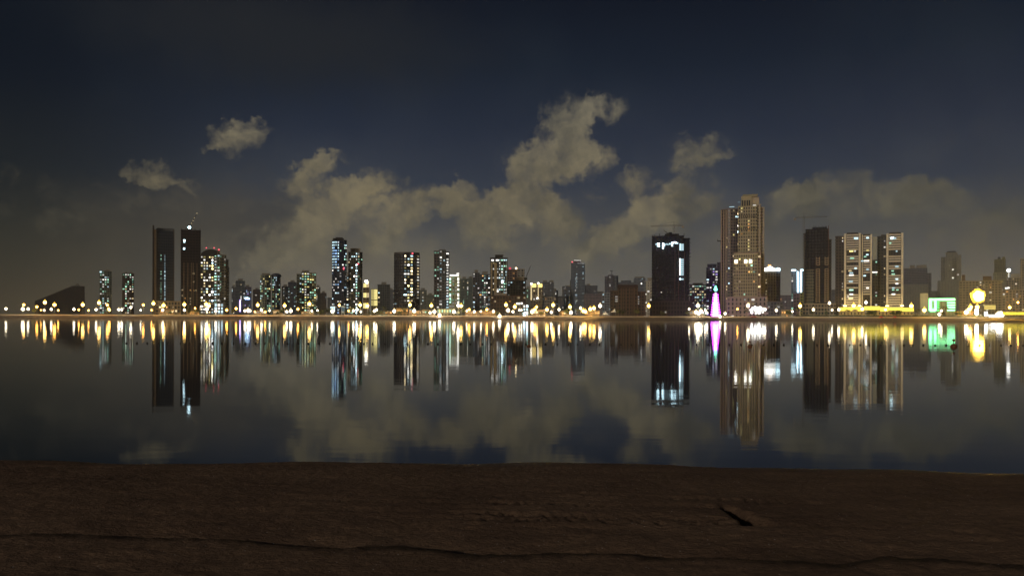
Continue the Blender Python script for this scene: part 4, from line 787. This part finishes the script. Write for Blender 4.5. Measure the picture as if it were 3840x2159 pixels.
# ------------------------------------------------------------------ water
m, nt, out = nmat('lagoon_water')
gl = nt.nodes.new('ShaderNodeBsdfGlossy'); gl.distribution = 'BECKMANN'; gl.inputs['Color'].default_value = (.95,.97,1,1)
df = nt.nodes.new('ShaderNodeBsdfDiffuse'); df.inputs[0].default_value = (.006,.009,.011,1)
fr = nt.nodes.new('ShaderNodeFresnel'); fr.inputs[0].default_value = 1.33; ms = nt.nodes.new('ShaderNodeMixShader')
nt.links.new(fr.outputs[0], ms.inputs[0]); nt.links.new(df.outputs[0], ms.inputs[1]); nt.links.new(gl.outputs[0], ms.inputs[2]); nt.links.new(ms.outputs[0], out.inputs[0])
geo = nt.nodes.new('ShaderNodeNewGeometry'); mp = nt.nodes.new('ShaderNodeMapping'); nt.links.new(geo.outputs['Position'], mp.inputs[0]); mp.inputs['Scale'].default_value = (.35, 1, 1)
n1 = noise_n(nt, mp.outputs[0], .9, 3, .5); n2 = noise_n(nt, mp.outputs[0], .12, 2, .5)
hgt = mth(nt, 'ADD', mth(nt, 'MULTIPLY', n1.outputs[0], .35), mth(nt, 'MULTIPLY', n2.outputs[0], 1.2))
bp = nt.nodes.new('ShaderNodeBump'); bp.inputs['Strength'].default_value = 1; bp.inputs['Distance'].default_value = .009; nt.links.new(hgt, bp.inputs['Height']); nt.links.new(bp.outputs[0], gl.inputs['Normal'])
n3 = noise_n(nt, mp.outputs[0], .02, 3, .5); nt.links.new(mth(nt, 'MULTIPLY_ADD', n3.outputs[0], .025, .042), gl.inputs['Roughness'])
bm = bmesh.new(); bm.faces.new([bm.verts.new(v) for v in ((-3400,5,0),(3400,5,0),(3400,1300,0),(-3400,1300,0))])
o = link('water', mesh_of(bm), m); tag(o, kind='structure')

# ------------------------------------------------------------------ sand beach
def edgeY(X): return 10.37-.045*X+.16*math.sin(X*.55+1.2)+.07*math.sin(X*1.7)+.03*math.sin(X*4.1+.5)
def gx(px, py, z=.22):
    x, y = unroll(px, py); Y = (EYE-z)*FPX/(y-HZ); return (x-CX)/FPX*Y, Y
xs = np.concatenate([np.array([-400,-120,-50,-25,-14,-10]), np.arange(-8.6, 8.6, .03), np.array([10,14,25,50,120,400])])
ys = np.concatenate([np.array([-300,-60,-15,-3,1,3]), np.arange(4.2, 11.2, .03), np.array([11.8, 13, 18])])
XX, YY = np.meshgrid(xs, ys)
E = 10.37-.045*XX+.16*np.sin(XX*.55+1.2)+.07*np.sin(XX*1.7)+.03*np.sin(XX*4.1+.5); E = np.where(np.abs(XX) > 9, 10.37-.045*np.clip(XX,-60,60), E)
dd = E-YY; Z = np.where(dd > 0, .25*(1-np.exp(-np.maximum(dd,0)/1.7)), dd*.16)
def vn(X, Y, s, seed):
    rs = np.random.RandomState(seed); G = rs.rand(256, 256); u, v = X*s, Y*s; i, j = np.floor(u).astype(int), np.floor(v).astype(int); fu, fv = u-i, v-j; fu = fu*fu*(3-2*fu); fv = fv*fv*(3-2*fv)
    g = lambda a, b: G[a % 256, b % 256]
    return (g(i,j)*(1-fu)+g(i+1,j)*fu)*(1-fv)+(g(i,j+1)*(1-fu)+g(i+1,j+1)*fu)*fv-.5
near = (np.abs(XX) < 12) & (YY > 2)
land = np.clip(dd/.4, 0, 1)
Z += land*(vn(XX,YY,.5,1)*.05+vn(XX*.5,YY,2.2,2)*.022+vn(XX*.6,YY,6,3)*.014+vn(XX,YY,14,4)*.010+vn(XX,YY,29,6)*.006)
Z += near*land*(vn(XX*.4,YY,16,31)*.011*np.clip(.5+2*vn(XX*.3,YY,1.1,32),0,1)+vn(XX*.1,YY,8,33)*.007+vn(XX*.8,YY,26,34)*.009)
# tread tracks: rows of small pits
for (pa, pb, ph) in (((1250,1892),(3700,1990),0),((1500,1932),(3300,1975),1.7),((1250,1862),(2700,1900),.6),((2000,1830),(3100,1880),2.2),((1700,1912),(2750,1948),4)):
    ax, ay = gx(*pa); bx_, by = gx(*pb); t = (XX-ax)/(bx_-ax); yl = ay+(by-ay)*t+.05*np.sin(XX*1.3+ph); lat = YY-yl
    m_ = np.exp(-(lat/.055)**2)*((t > 0) & (t < 1)); Z -= m_*(.004+.024*np.clip(np.sin(XX*2*np.pi/.095+ph+11*vn(XX,YY,1.5,7)+5*vn(XX,YY,7,8)), 0, 1)*np.clip(.55+vn(XX,YY,1.6,9)*2.6+vn(XX,YY,9,13)*1.5, 0, 1.3)); Z += .003*np.exp(-((np.abs(lat)-.12)/.04)**2)*((t > 0) & (t < 1))
# ledge
LP = [(-400,1995),(0,2003),(640,2008),(1000,2022),(1250,2045),(1480,2037),(1750,2065),(2300,2075),(2800,2100),(3130,2118),(3300,2092),(3600,2110),(4300,2125)]
lx_, ly_ = zip(*[gx(a, c) for a, c in LP]); LY = np.interp(XX, lx_, ly_)+.02*np.sin(XX*5)+.05*vn(XX,YY*0,3,5)
lat = YY-LY; LAT = lat.copy(); Z -= near*.05/(1+np.exp(np.clip(-lat/.012,-50,50)))*np.exp(-np.maximum(lat,0)/.5)*np.clip(1+1.6*vn(XX,YY,2,11), .4, 1.5)
# pit with a heap
pa, pb = gx(2722,1895), gx(2845,1965); ux, uy = pb[0]-pa[0], pb[1]-pa[1]; Lp = math.hypot(ux, uy); ux, uy = ux/Lp, uy/Lp
s_ = (XX-pa[0])*ux+(YY-pa[1])*uy; q_ = -(XX-pa[0])*uy+(YY-pa[1])*ux
wd = .03+.09*np.clip(s_/Lp, 0, 1); inside = (1/(1+np.exp(np.clip((np.abs(q_)-wd)/.012,-50,50))))*(1/(1+np.exp(np.clip(-s_/.03,-50,50))))*(1/(1+np.exp(np.clip((s_-Lp)/.03,-50,50))))
Z -= .17*inside
sgn = 1 if (uy*-1) > 0 else -1
hx, hy = gx(2765,1955); Z += .018*np.exp(-(((XX-hx)/.13)**2+((YY-hy)/.2)**2))*(1-inside)
verts = np.stack([XX.ravel(), YY.ravel(), Z.ravel()], 1); ny_, nx_ = XX.shape
idx = np.arange(ny_*nx_).reshape(ny_, nx_); faces = np.stack([idx[:-1,:-1].ravel(), idx[:-1,1:].ravel(), idx[1:,1:].ravel(), idx[1:,:-1].ravel()], 1)
me = bpy.data.meshes.new('beach'); me.vertices.add(len(verts)); me.vertices.foreach_set('co', verts.astype(np.float32).ravel()); me.loops.add(faces.size); me.loops.foreach_set('vertex_index', faces.astype(np.int32).ravel()); me.polygons.add(len(faces)); me.polygons.foreach_set('loop_start', np.arange(0, faces.size, 4, dtype=np.int32)); me.polygons.foreach_set('loop_total', np.full(len(faces), 4, dtype=np.int32)); me.update(calc_edges=True); me.validate()
m, nt, out = nmat('beach_sand'); bs = nt.nodes.new('ShaderNodeBsdfPrincipled'); nt.links.new(bs.outputs[0], out.inputs[0]); bs.inputs['Roughness'].default_value = .9; bs.inputs['Specular IOR Level'].default_value = .2
geo = nt.nodes.new('ShaderNodeNewGeometry'); mp = nt.nodes.new('ShaderNodeMapping'); nt.links.new(geo.outputs['Position'], mp.inputs[0]); mp.inputs['Scale'].default_value = (.7, 1, 1)
na = noise_n(nt, mp.outputs[0], 1.1, 6, .65); nb = noise_n(nt, mp.outputs[0], 22, 5, .7)
c = mixc(nt, mth(nt, 'MULTIPLY_ADD', na.outputs[0], 2.2, -.6, True), (.19,.115,.072), (.40,.26,.16)); c = mixc(nt, mth(nt, 'MULTIPLY_ADD', nb.outputs[0], 2.5, -.9, True), mixc(nt, .5, c, (.08,.055,.04)), c)
vo = nt.nodes.new('ShaderNodeTexVoronoi'); vo.inputs['Scale'].default_value = 13; nt.links.new(geo.outputs['Position'], vo.inputs['Vector'])
c = mixc(nt, mth(nt, 'LESS_THAN', vo.outputs['Distance'], .07), c, (.6,.55,.5))
zs = nt.nodes.new('ShaderNodeSeparateXYZ'); nt.links.new(geo.outputs['Position'], zs.inputs[0]); mr = nt.nodes.new('ShaderNodeMapRange'); nt.links.new(mth(nt, 'MULTIPLY_ADD', na.outputs[0], .05, zs.outputs[2]), mr.inputs[0]); mr.inputs[1].default_value = .035; mr.inputs[2].default_value = .12
c = mixc(nt, mr.outputs[0], mixc(nt, 1.0, c, (.5,.5,.5), 'MULTIPLY'), c); ab = nt.nodes.new('ShaderNodeAttribute'); ab.attribute_name = 'dark_mark'; c = mixc(nt, mth(nt, 'MULTIPLY', ab.outputs['Fac'], .8), c, (.018,.014,.01)); nt.links.new(c, bs.inputs['Base Color']); nt.links.new(mth(nt, 'MULTIPLY_ADD', mr.outputs[0], .4, .5), bs.inputs['Roughness'])
bp = nt.nodes.new('ShaderNodeBump'); bp.inputs['Strength'].default_value = 1; bp.inputs['Distance'].default_value = .03; nt.links.new(noise_n(nt, mp.outputs[0], 30, 6, .7).outputs[0], bp.inputs['Height']); nt.links.new(bp.outputs[0], bs.inputs['Normal'])
dark_v = np.maximum(.95*inside, 0)+np.exp(-((LAT+.07)/(.07+.06*vn(XX,YY,3,21)))**2)*np.clip(.95+1.0*vn(XX,YY,4,22)+.8*vn(XX,YY,20,23), 0, 1)*near  # darker base colour along the ledge line and inside the pit
at = me.attributes.new('dark_mark', 'FLOAT', 'POINT'); at.data.foreach_set('value', dark_v.ravel().astype(np.float32))
me.polygons.foreach_set('use_smooth', np.ones(len(me.polygons), dtype=bool))
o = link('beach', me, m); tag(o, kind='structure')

# ------------------------------------------------------------------ float line and buoys
def float_mesh():
    bm = bmesh.new(); lathe(bm, [(.03,-.08),(.08,-.05),(.105,.02),(.085,.08),(.035,.105),(.035,.15),(.012,.16)], 10); me = mesh_of(bm, 'line_float', True); me.materials.append(solid('float_dark', (.05,.045,.04), .6)); return me
FM = float_mesh(); rg = random.Random(2)
for i in range(84):
    px = 470+i*40.5+rg.uniform(-5, 5); py = 1287+.0026*(px-500); x, y = unroll(px, py); D = EYE*FPX/(y-HZ)
    o = link('line_float', FM, loc=((x-CX)/FPX*D, D, rg.uniform(-.02,.02)), rot=(rg.uniform(-.2,.2), rg.uniform(-.2,.2), 0)); o.scale = (1,1,1)*1 if False else (rg.uniform(.55,.8),)*3
    tag(o, 'small dark float in the row strung across the lagoon', 'float', 'floats strung in a row across the water')
for px, py, s, lab in ((3576,1300,0.7,'orange brown buoy with a round top mark, below the showroom reflection'),(2812,1300,.5,'orange brown buoy below the sandstone tower'),(1983,1298,.45,'orange brown buoy below the gold crowned tower')):
    x, y = unroll(px, py); D = EYE*FPX/(y-HZ); o = link('buoy', None); o.location = ((x-CX)/FPX*D, D, 0); o.scale = (s,)*3; tag(o, lab, 'buoy', 'orange brown buoys')
    bm = bmesh.new(); lathe(bm, [(.2,-.15),(.3,-.02),(.3,.12),(.14,.26),(.05,.3)], 14); link('hull', mesh_of(bm, smooth=True), solid('buoy_orange', (.2,.075,.03), .5), o)
    bm = bmesh.new(); tube(bm, (0,0,.28), (0,0,.55), .03); link('stem', mesh_of(bm), DARKM, o)
    bm = bmesh.new(); lathe(bm, [(.03,.5),(.1,.55),(.13,.64),(.1,.73),(.03,.78)], 12); link('top_mark', mesh_of(bm, smooth=True), solid('buoy_brown', (.2,.08,.04), .5), o)

# ------------------------------------------------------------------ haze
if USE_HAZE:
    bm = bmesh.new(); bx(bm, -3600, 3600, -420, 2850, -3, 380); m, nt, out = nmat('haze'); pv = nt.nodes.new('ShaderNodeVolumePrincipled'); pv.inputs['Color'].default_value = (.74,.86,1,1); pv.inputs['Density'].default_value = .00012; pv.inputs['Anisotropy'].default_value = .65
    nt.links.new(pv.outputs[0], out.inputs['Volume']); o = link('haze', mesh_of(bm), m); tag(o, kind='stuff')

# ------------------------------------------------------------------ world: night sky with city-lit clouds
w = bpy.data.worlds.new('World'); sc.world = w; w.use_nodes = True; nt = w.node_tree; nt.nodes.clear()
out = nt.nodes.new('ShaderNodeOutputWorld'); bg = nt.nodes.new('ShaderNodeBackground'); nt.links.new(bg.outputs[0], out.inputs[0])
tc = nt.nodes.new('ShaderNodeTexCoord'); sp = nt.nodes.new('ShaderNodeSeparateXYZ'); nt.links.new(tc.outputs['Generated'], sp.inputs[0])
azn = mth(nt, 'ARCTAN2', sp.outputs[0], sp.outputs[1]); eln = mth(nt, 'ARCSINE', sp.outputs[2])
cb = nt.nodes.new('ShaderNodeCombineXYZ'); nt.links.new(azn, cb.inputs[0]); nt.links.new(eln, cb.inputs[1])
def dirpx(px, py):
    x, y = unroll(px, py); v = Vector(((x-CX)/FPX, 1, (HZ-y)/FPX)).normalized(); return math.atan2(v.x, v.y), math.asin(v.z)
w1 = noise_n(nt, cb.outputs[0], 9, 3, .55); w2 = noise_n(nt, cb.outputs[0], 34, 4, .6)
def vsub(a, k):
    n = nt.nodes.new('ShaderNodeVectorMath'); n.operation = 'SUBTRACT'; nt.links.new(a, n.inputs[0]); n.inputs[1].default_value = (.5,.5,.5)
    s = nt.nodes.new('ShaderNodeVectorMath'); s.operation = 'SCALE'; nt.links.new(n.outputs[0], s.inputs[0]); s.inputs['Scale'].default_value = k; return s.outputs[0]
def vadd(a, b):
    n = nt.nodes.new('ShaderNodeVectorMath'); n.operation = 'ADD'; nt.links.new(a, n.inputs[0]); nt.links.new(b, n.inputs[1]); return n.outputs[0]
w3 = noise_n(nt, cb.outputs[0], 90, 4, .6); pos = vadd(vadd(vadd(cb.outputs[0], vsub(w1.outputs['Color'], .05)), vsub(w2.outputs['Color'], .055)), vsub(w3.outputs['Color'], .018))
BL = """895,500,110,78,-15,1 960,480,75,50,20,.55 810,545,60,22,-5,.5
560,655,105,38,0,1 690,690,70,26,18,.7
1255,612,55,36,0,.8 1200,650,80,48,-35,.95 1120,705,70,62,-20,1 1345,715,110,62,-25,1.1 1450,705,60,34,-30,.8 1225,800,150,85,-38,.9 1080,890,190,80,-28,.7 1290,770,140,80,-20,.7
1560,770,150,62,-12,1.1 1470,850,110,80,-20,.9 1735,698,36,26,0,.7 1720,750,110,60,0,.7
2130,430,95,85,0,1.1 2110,510,120,95,-30,1.1 2070,600,170,75,-15,1.1 2200,590,75,70,30,1 1965,690,140,85,-45,1 1890,790,190,80,-8,1.3 2020,790,170,90,10,1 2130,850,120,60,25,.7 1830,870,160,70,0,.7
2303,396,62,42,-10,.85 2215,410,45,60,0,.6
2645,560,90,62,0,.85 2560,545,50,70,0,.8 2620,615,100,42,0,.9 2740,575,70,22,-15,.5 2360,690,100,55,-30,.8 2450,750,140,60,-15,.75 2610,710,140,65,-10,.85 2400,840,230,75,-22,.85 2560,800,190,70,-15,.75 2270,900,180,60,-25,.7
2900,800,170,75,-20,.75 3000,730,110,60,-15,.65 3230,750,330,90,0,.75 3560,780,260,110,4,.6 3300,880,560,90,0,.5 3800,850,200,90,0,.5 3420,700,120,40,12,.35
1650,950,800,100,0,.4 2600,960,700,100,0,.42 1150,960,420,110,0,.45
20,640,70,50,10,.25 400,800,420,110,0,.22 950,760,300,70,0,.25
2230,720,110,42,8,-.55 1680,855,110,38,-5,-.5 2215,870,75,32,-40,-.7 2960,560,300,80,0,-.3 1300,640,40,20,0,-.3 2420,905,80,26,-40,-.5 2700,650,100,40,20,-.35 2300,800,80,50,0,-.35"""
acc = None
for t in BL.split():
    x, y, rx, ry, an, wt = [float(q) for q in t.split(',')]; a, e = dirpx(x, y); a1, _ = dirpx(x+rx, y); _, e1 = dirpx(x, y-ry)
    mpn = nt.nodes.new('ShaderNodeMapping'); mpn.vector_type = 'TEXTURE'; nt.links.new(pos, mpn.inputs[0])
    mpn.inputs['Location'].default_value = (a, e, 0); mpn.inputs['Rotation'].default_value = (0, 0, R(-an)); mpn.inputs['Scale'].default_value = (abs(a1-a)*1.25, abs(e1-e)*1.25, 1)
    ln = nt.nodes.new('ShaderNodeVectorMath'); ln.operation = 'LENGTH'; nt.links.new(mpn.outputs[0], ln.inputs[0])
    f = mth(nt, 'SUBTRACT', 1.0, ln.outputs['Value'], clamp=True); f = mth(nt, 'POWER', f, .75)
    acc = mth(nt, 'MULTIPLY', f, wt) if acc is None else mth(nt, 'MULTIPLY_ADD', f, wt, acc)
det = noise_n(nt, cb.outputs[0], 24, 8, .66, .4); acc = mth(nt, 'MINIMUM', acc, 1.05); fld = mth(nt, 'ADD', acc, mth(nt, 'MULTIPLY', mth(nt, 'MULTIPLY_ADD', det.outputs[0], 3.4, -1.7), mth(nt, 'MULTIPLY', mth(nt, 'MINIMUM', acc, .25), 4.0)))
gate = mth(nt, 'MULTIPLY', mth(nt, 'MINIMUM', acc, .25), 4)
def smooth(v, a, b_):
    n = nt.nodes.new('ShaderNodeMapRange'); n.interpolation_type = 'SMOOTHSTEP'; nt.links.new(v, n.inputs[0]); n.inputs[1].default_value = a; n.inputs[2].default_value = b_; return n.outputs[0]
mask = mth(nt, 'MULTIPLY_ADD', smooth(fld, .0, 1.45), .72, mth(nt, 'MULTIPLY', smooth(acc, .05, 1.1), .28))
el = mth(nt, 'ABSOLUTE', eln)
def ramp(v, pts):
    n = nt.nodes.new('ShaderNodeValToRGB'); nt.links.new(v, n.inputs[0]); cr = n.color_ramp
    while len(cr.elements) > 1: cr.elements.remove(cr.elements[-1])
    for i, (p, c) in enumerate(pts):
        e = cr.elements[0] if i == 0 else cr.elements.new(p); e.position = p; e.color = (*c, 1)
    return n.outputs[0]
def srgb(r, g, b_): return tuple(((v/255+.055)/1.055)**2.4 if v > 10 else v/255/12.92 for v in (r, g, b_))
cen = ramp(el, [(0, srgb(114,110,102)), (.05, srgb(102,99,93)), (.10, srgb(82,83,84)), (.16, srgb(54,61,74)), (.22, srgb(38,46,62)), (.30, srgb(22,31,45)), (.37, srgb(13,20,33)), (.6, srgb(10,14,24))])
lef = ramp(el, [(0, srgb(70,64,52)), (.05, srgb(57,55,47)), (.10, srgb(44,45,41)), (.16, srgb(29,34,38)), (.25, srgb(15,22,32)), (.36, srgb(8,15,26)), (.6, srgb(11,15,22))])
tleft = smooth(azn, -.58, -.2); base = mixc(nt, tleft, lef, cen)
def ell(x, y, rx, ry):
    a, e = dirpx(x, y); a1, _ = dirpx(x+rx, y); _, e1 = dirpx(x, y-ry); q = nt.nodes.new('ShaderNodeMapping'); q.vector_type = 'TEXTURE'; nt.links.new(pos, q.inputs[0]); q.inputs['Location'].default_value = (a, e, 0); q.inputs['Scale'].default_value = (a1-a, e1-e, 1)
    l_ = nt.nodes.new('ShaderNodeVectorMath'); l_.operation = 'LENGTH'; nt.links.new(q.outputs[0], l_.inputs[0]); return smooth(l_.outputs['Value'], 1.0, .1)
base = mixc(nt, mth(nt, 'MULTIPLY', ell(1100, 130, 1000, 330), .75), base, srgb(36,38,41)); base = mixc(nt, mth(nt, 'MULTIPLY', ell(800, 850, 700, 260), .5), base, srgb(66,62,54))
big = noise_n(nt, cb.outputs[0], 4.5, 5, .58); base = mixc(nt, smooth(big.outputs[0], .42, .68), base, mixc(nt, 1.0, base, (1.4,1.3,1.15), 'MULTIPLY'))
cc = ramp(el, [(0, srgb(120,114,100)), (.08, srgb(134,125,101)), (.15, srgb(142,130,101)), (.25, srgb(134,126,104)), (.32, srgb(120,115,102))])
ccr = mixc(nt, 1.0, cc, (.66,.70,.78), 'MULTIPLY'); cc = mixc(nt, smooth(azn, .12, .32), cc, ccr)
dt2 = noise_n(nt, pos, 13, 5, .62); cc = mixc(nt, mth(nt, 'MULTIPLY_ADD', dt2.outputs[0], -4.0, 2.45, True), cc, mixc(nt, 1.0, cc, (.5,.53,.6), 'MULTIPLY'))
sky = mixc(nt, mth(nt, 'MULTIPLY', mask, .92), base, cc)
# below the horizon: dark
up = smooth(eln, -.02, .0); sky = mixc(nt, up, mixc(nt, 1.0, sky, (.2,.18,.15), 'MULTIPLY'), sky)
nt.links.new(sky, bg.inputs[0]); bg.inputs[1].default_value = 1.0
w.cycles.sampling_method = 'MANUAL'; w.cycles.sample_map_resolution = 512

# ------------------------------------------------------------------ light from the near shore (low and warm) + camera
sl = bpy.data.lights.new('sun', 'SUN'); sl.energy = .85; sl.angle = R(3); sl.color = (1,.87,.72); so = bpy.data.objects.new('sun', sl); COL.objects.link(so)
sd = Vector((-.55, -.80, .25)).normalized(); so.rotation_euler = sd.to_track_quat('Z', 'Y').to_euler(); so.location = (-20,-20,20)
cam = bpy.data.cameras.new('camera'); co = bpy.data.objects.new('camera', cam); COL.objects.link(co); sc.camera = co
cam.sensor_width = 36; cam.lens = FPX/3840*36; cam.clip_start = .1; cam.clip_end = 20000
cam.shift_y = (HZ-CY)/3840; co.location = (0, 0, EYE)
co.rotation_euler = (Matrix.Rotation(R(90), 3, 'X') @ Matrix.Rotation(ROLL, 3, 'Z')).to_euler()
sc.view_settings.view_transform = 'Standard'; sc.view_settings.look = 'None'; sc.view_settings.exposure = 0; sc.view_settings.gamma = 1
cy = sc.cycles; cy.use_denoising = True; cy.max_bounces = 4; cy.diffuse_bounces = 2; cy.glossy_bounces = 3; cy.volume_bounces = 0; cy.transparent_max_bounces = 4; cy.sample_clamp_direct = 12; cy.sample_clamp_indirect = 3; cy.use_light_tree = True; cy.caustics_reflective = True
cy.filter_width = 1.5; cy.use_adaptive_sampling = False
print('windows', NWIN[0], 'objects', len(bpy.data.objects))

for o_ in bpy.data.objects:
    if 'label' in o_ and not 4 <= len(o_['label'].split()) <= 16: print('LABEL', len(o_['label'].split()), o_['label'])
lb = {}
for o_ in bpy.data.objects:
    if 'label' in o_ and o_.parent is None: lb.setdefault(o_['label'], []).append(o_.name)
for k_, v_ in lb.items():
    if len(v_) > 1: print('SAME', len(v_), k_)
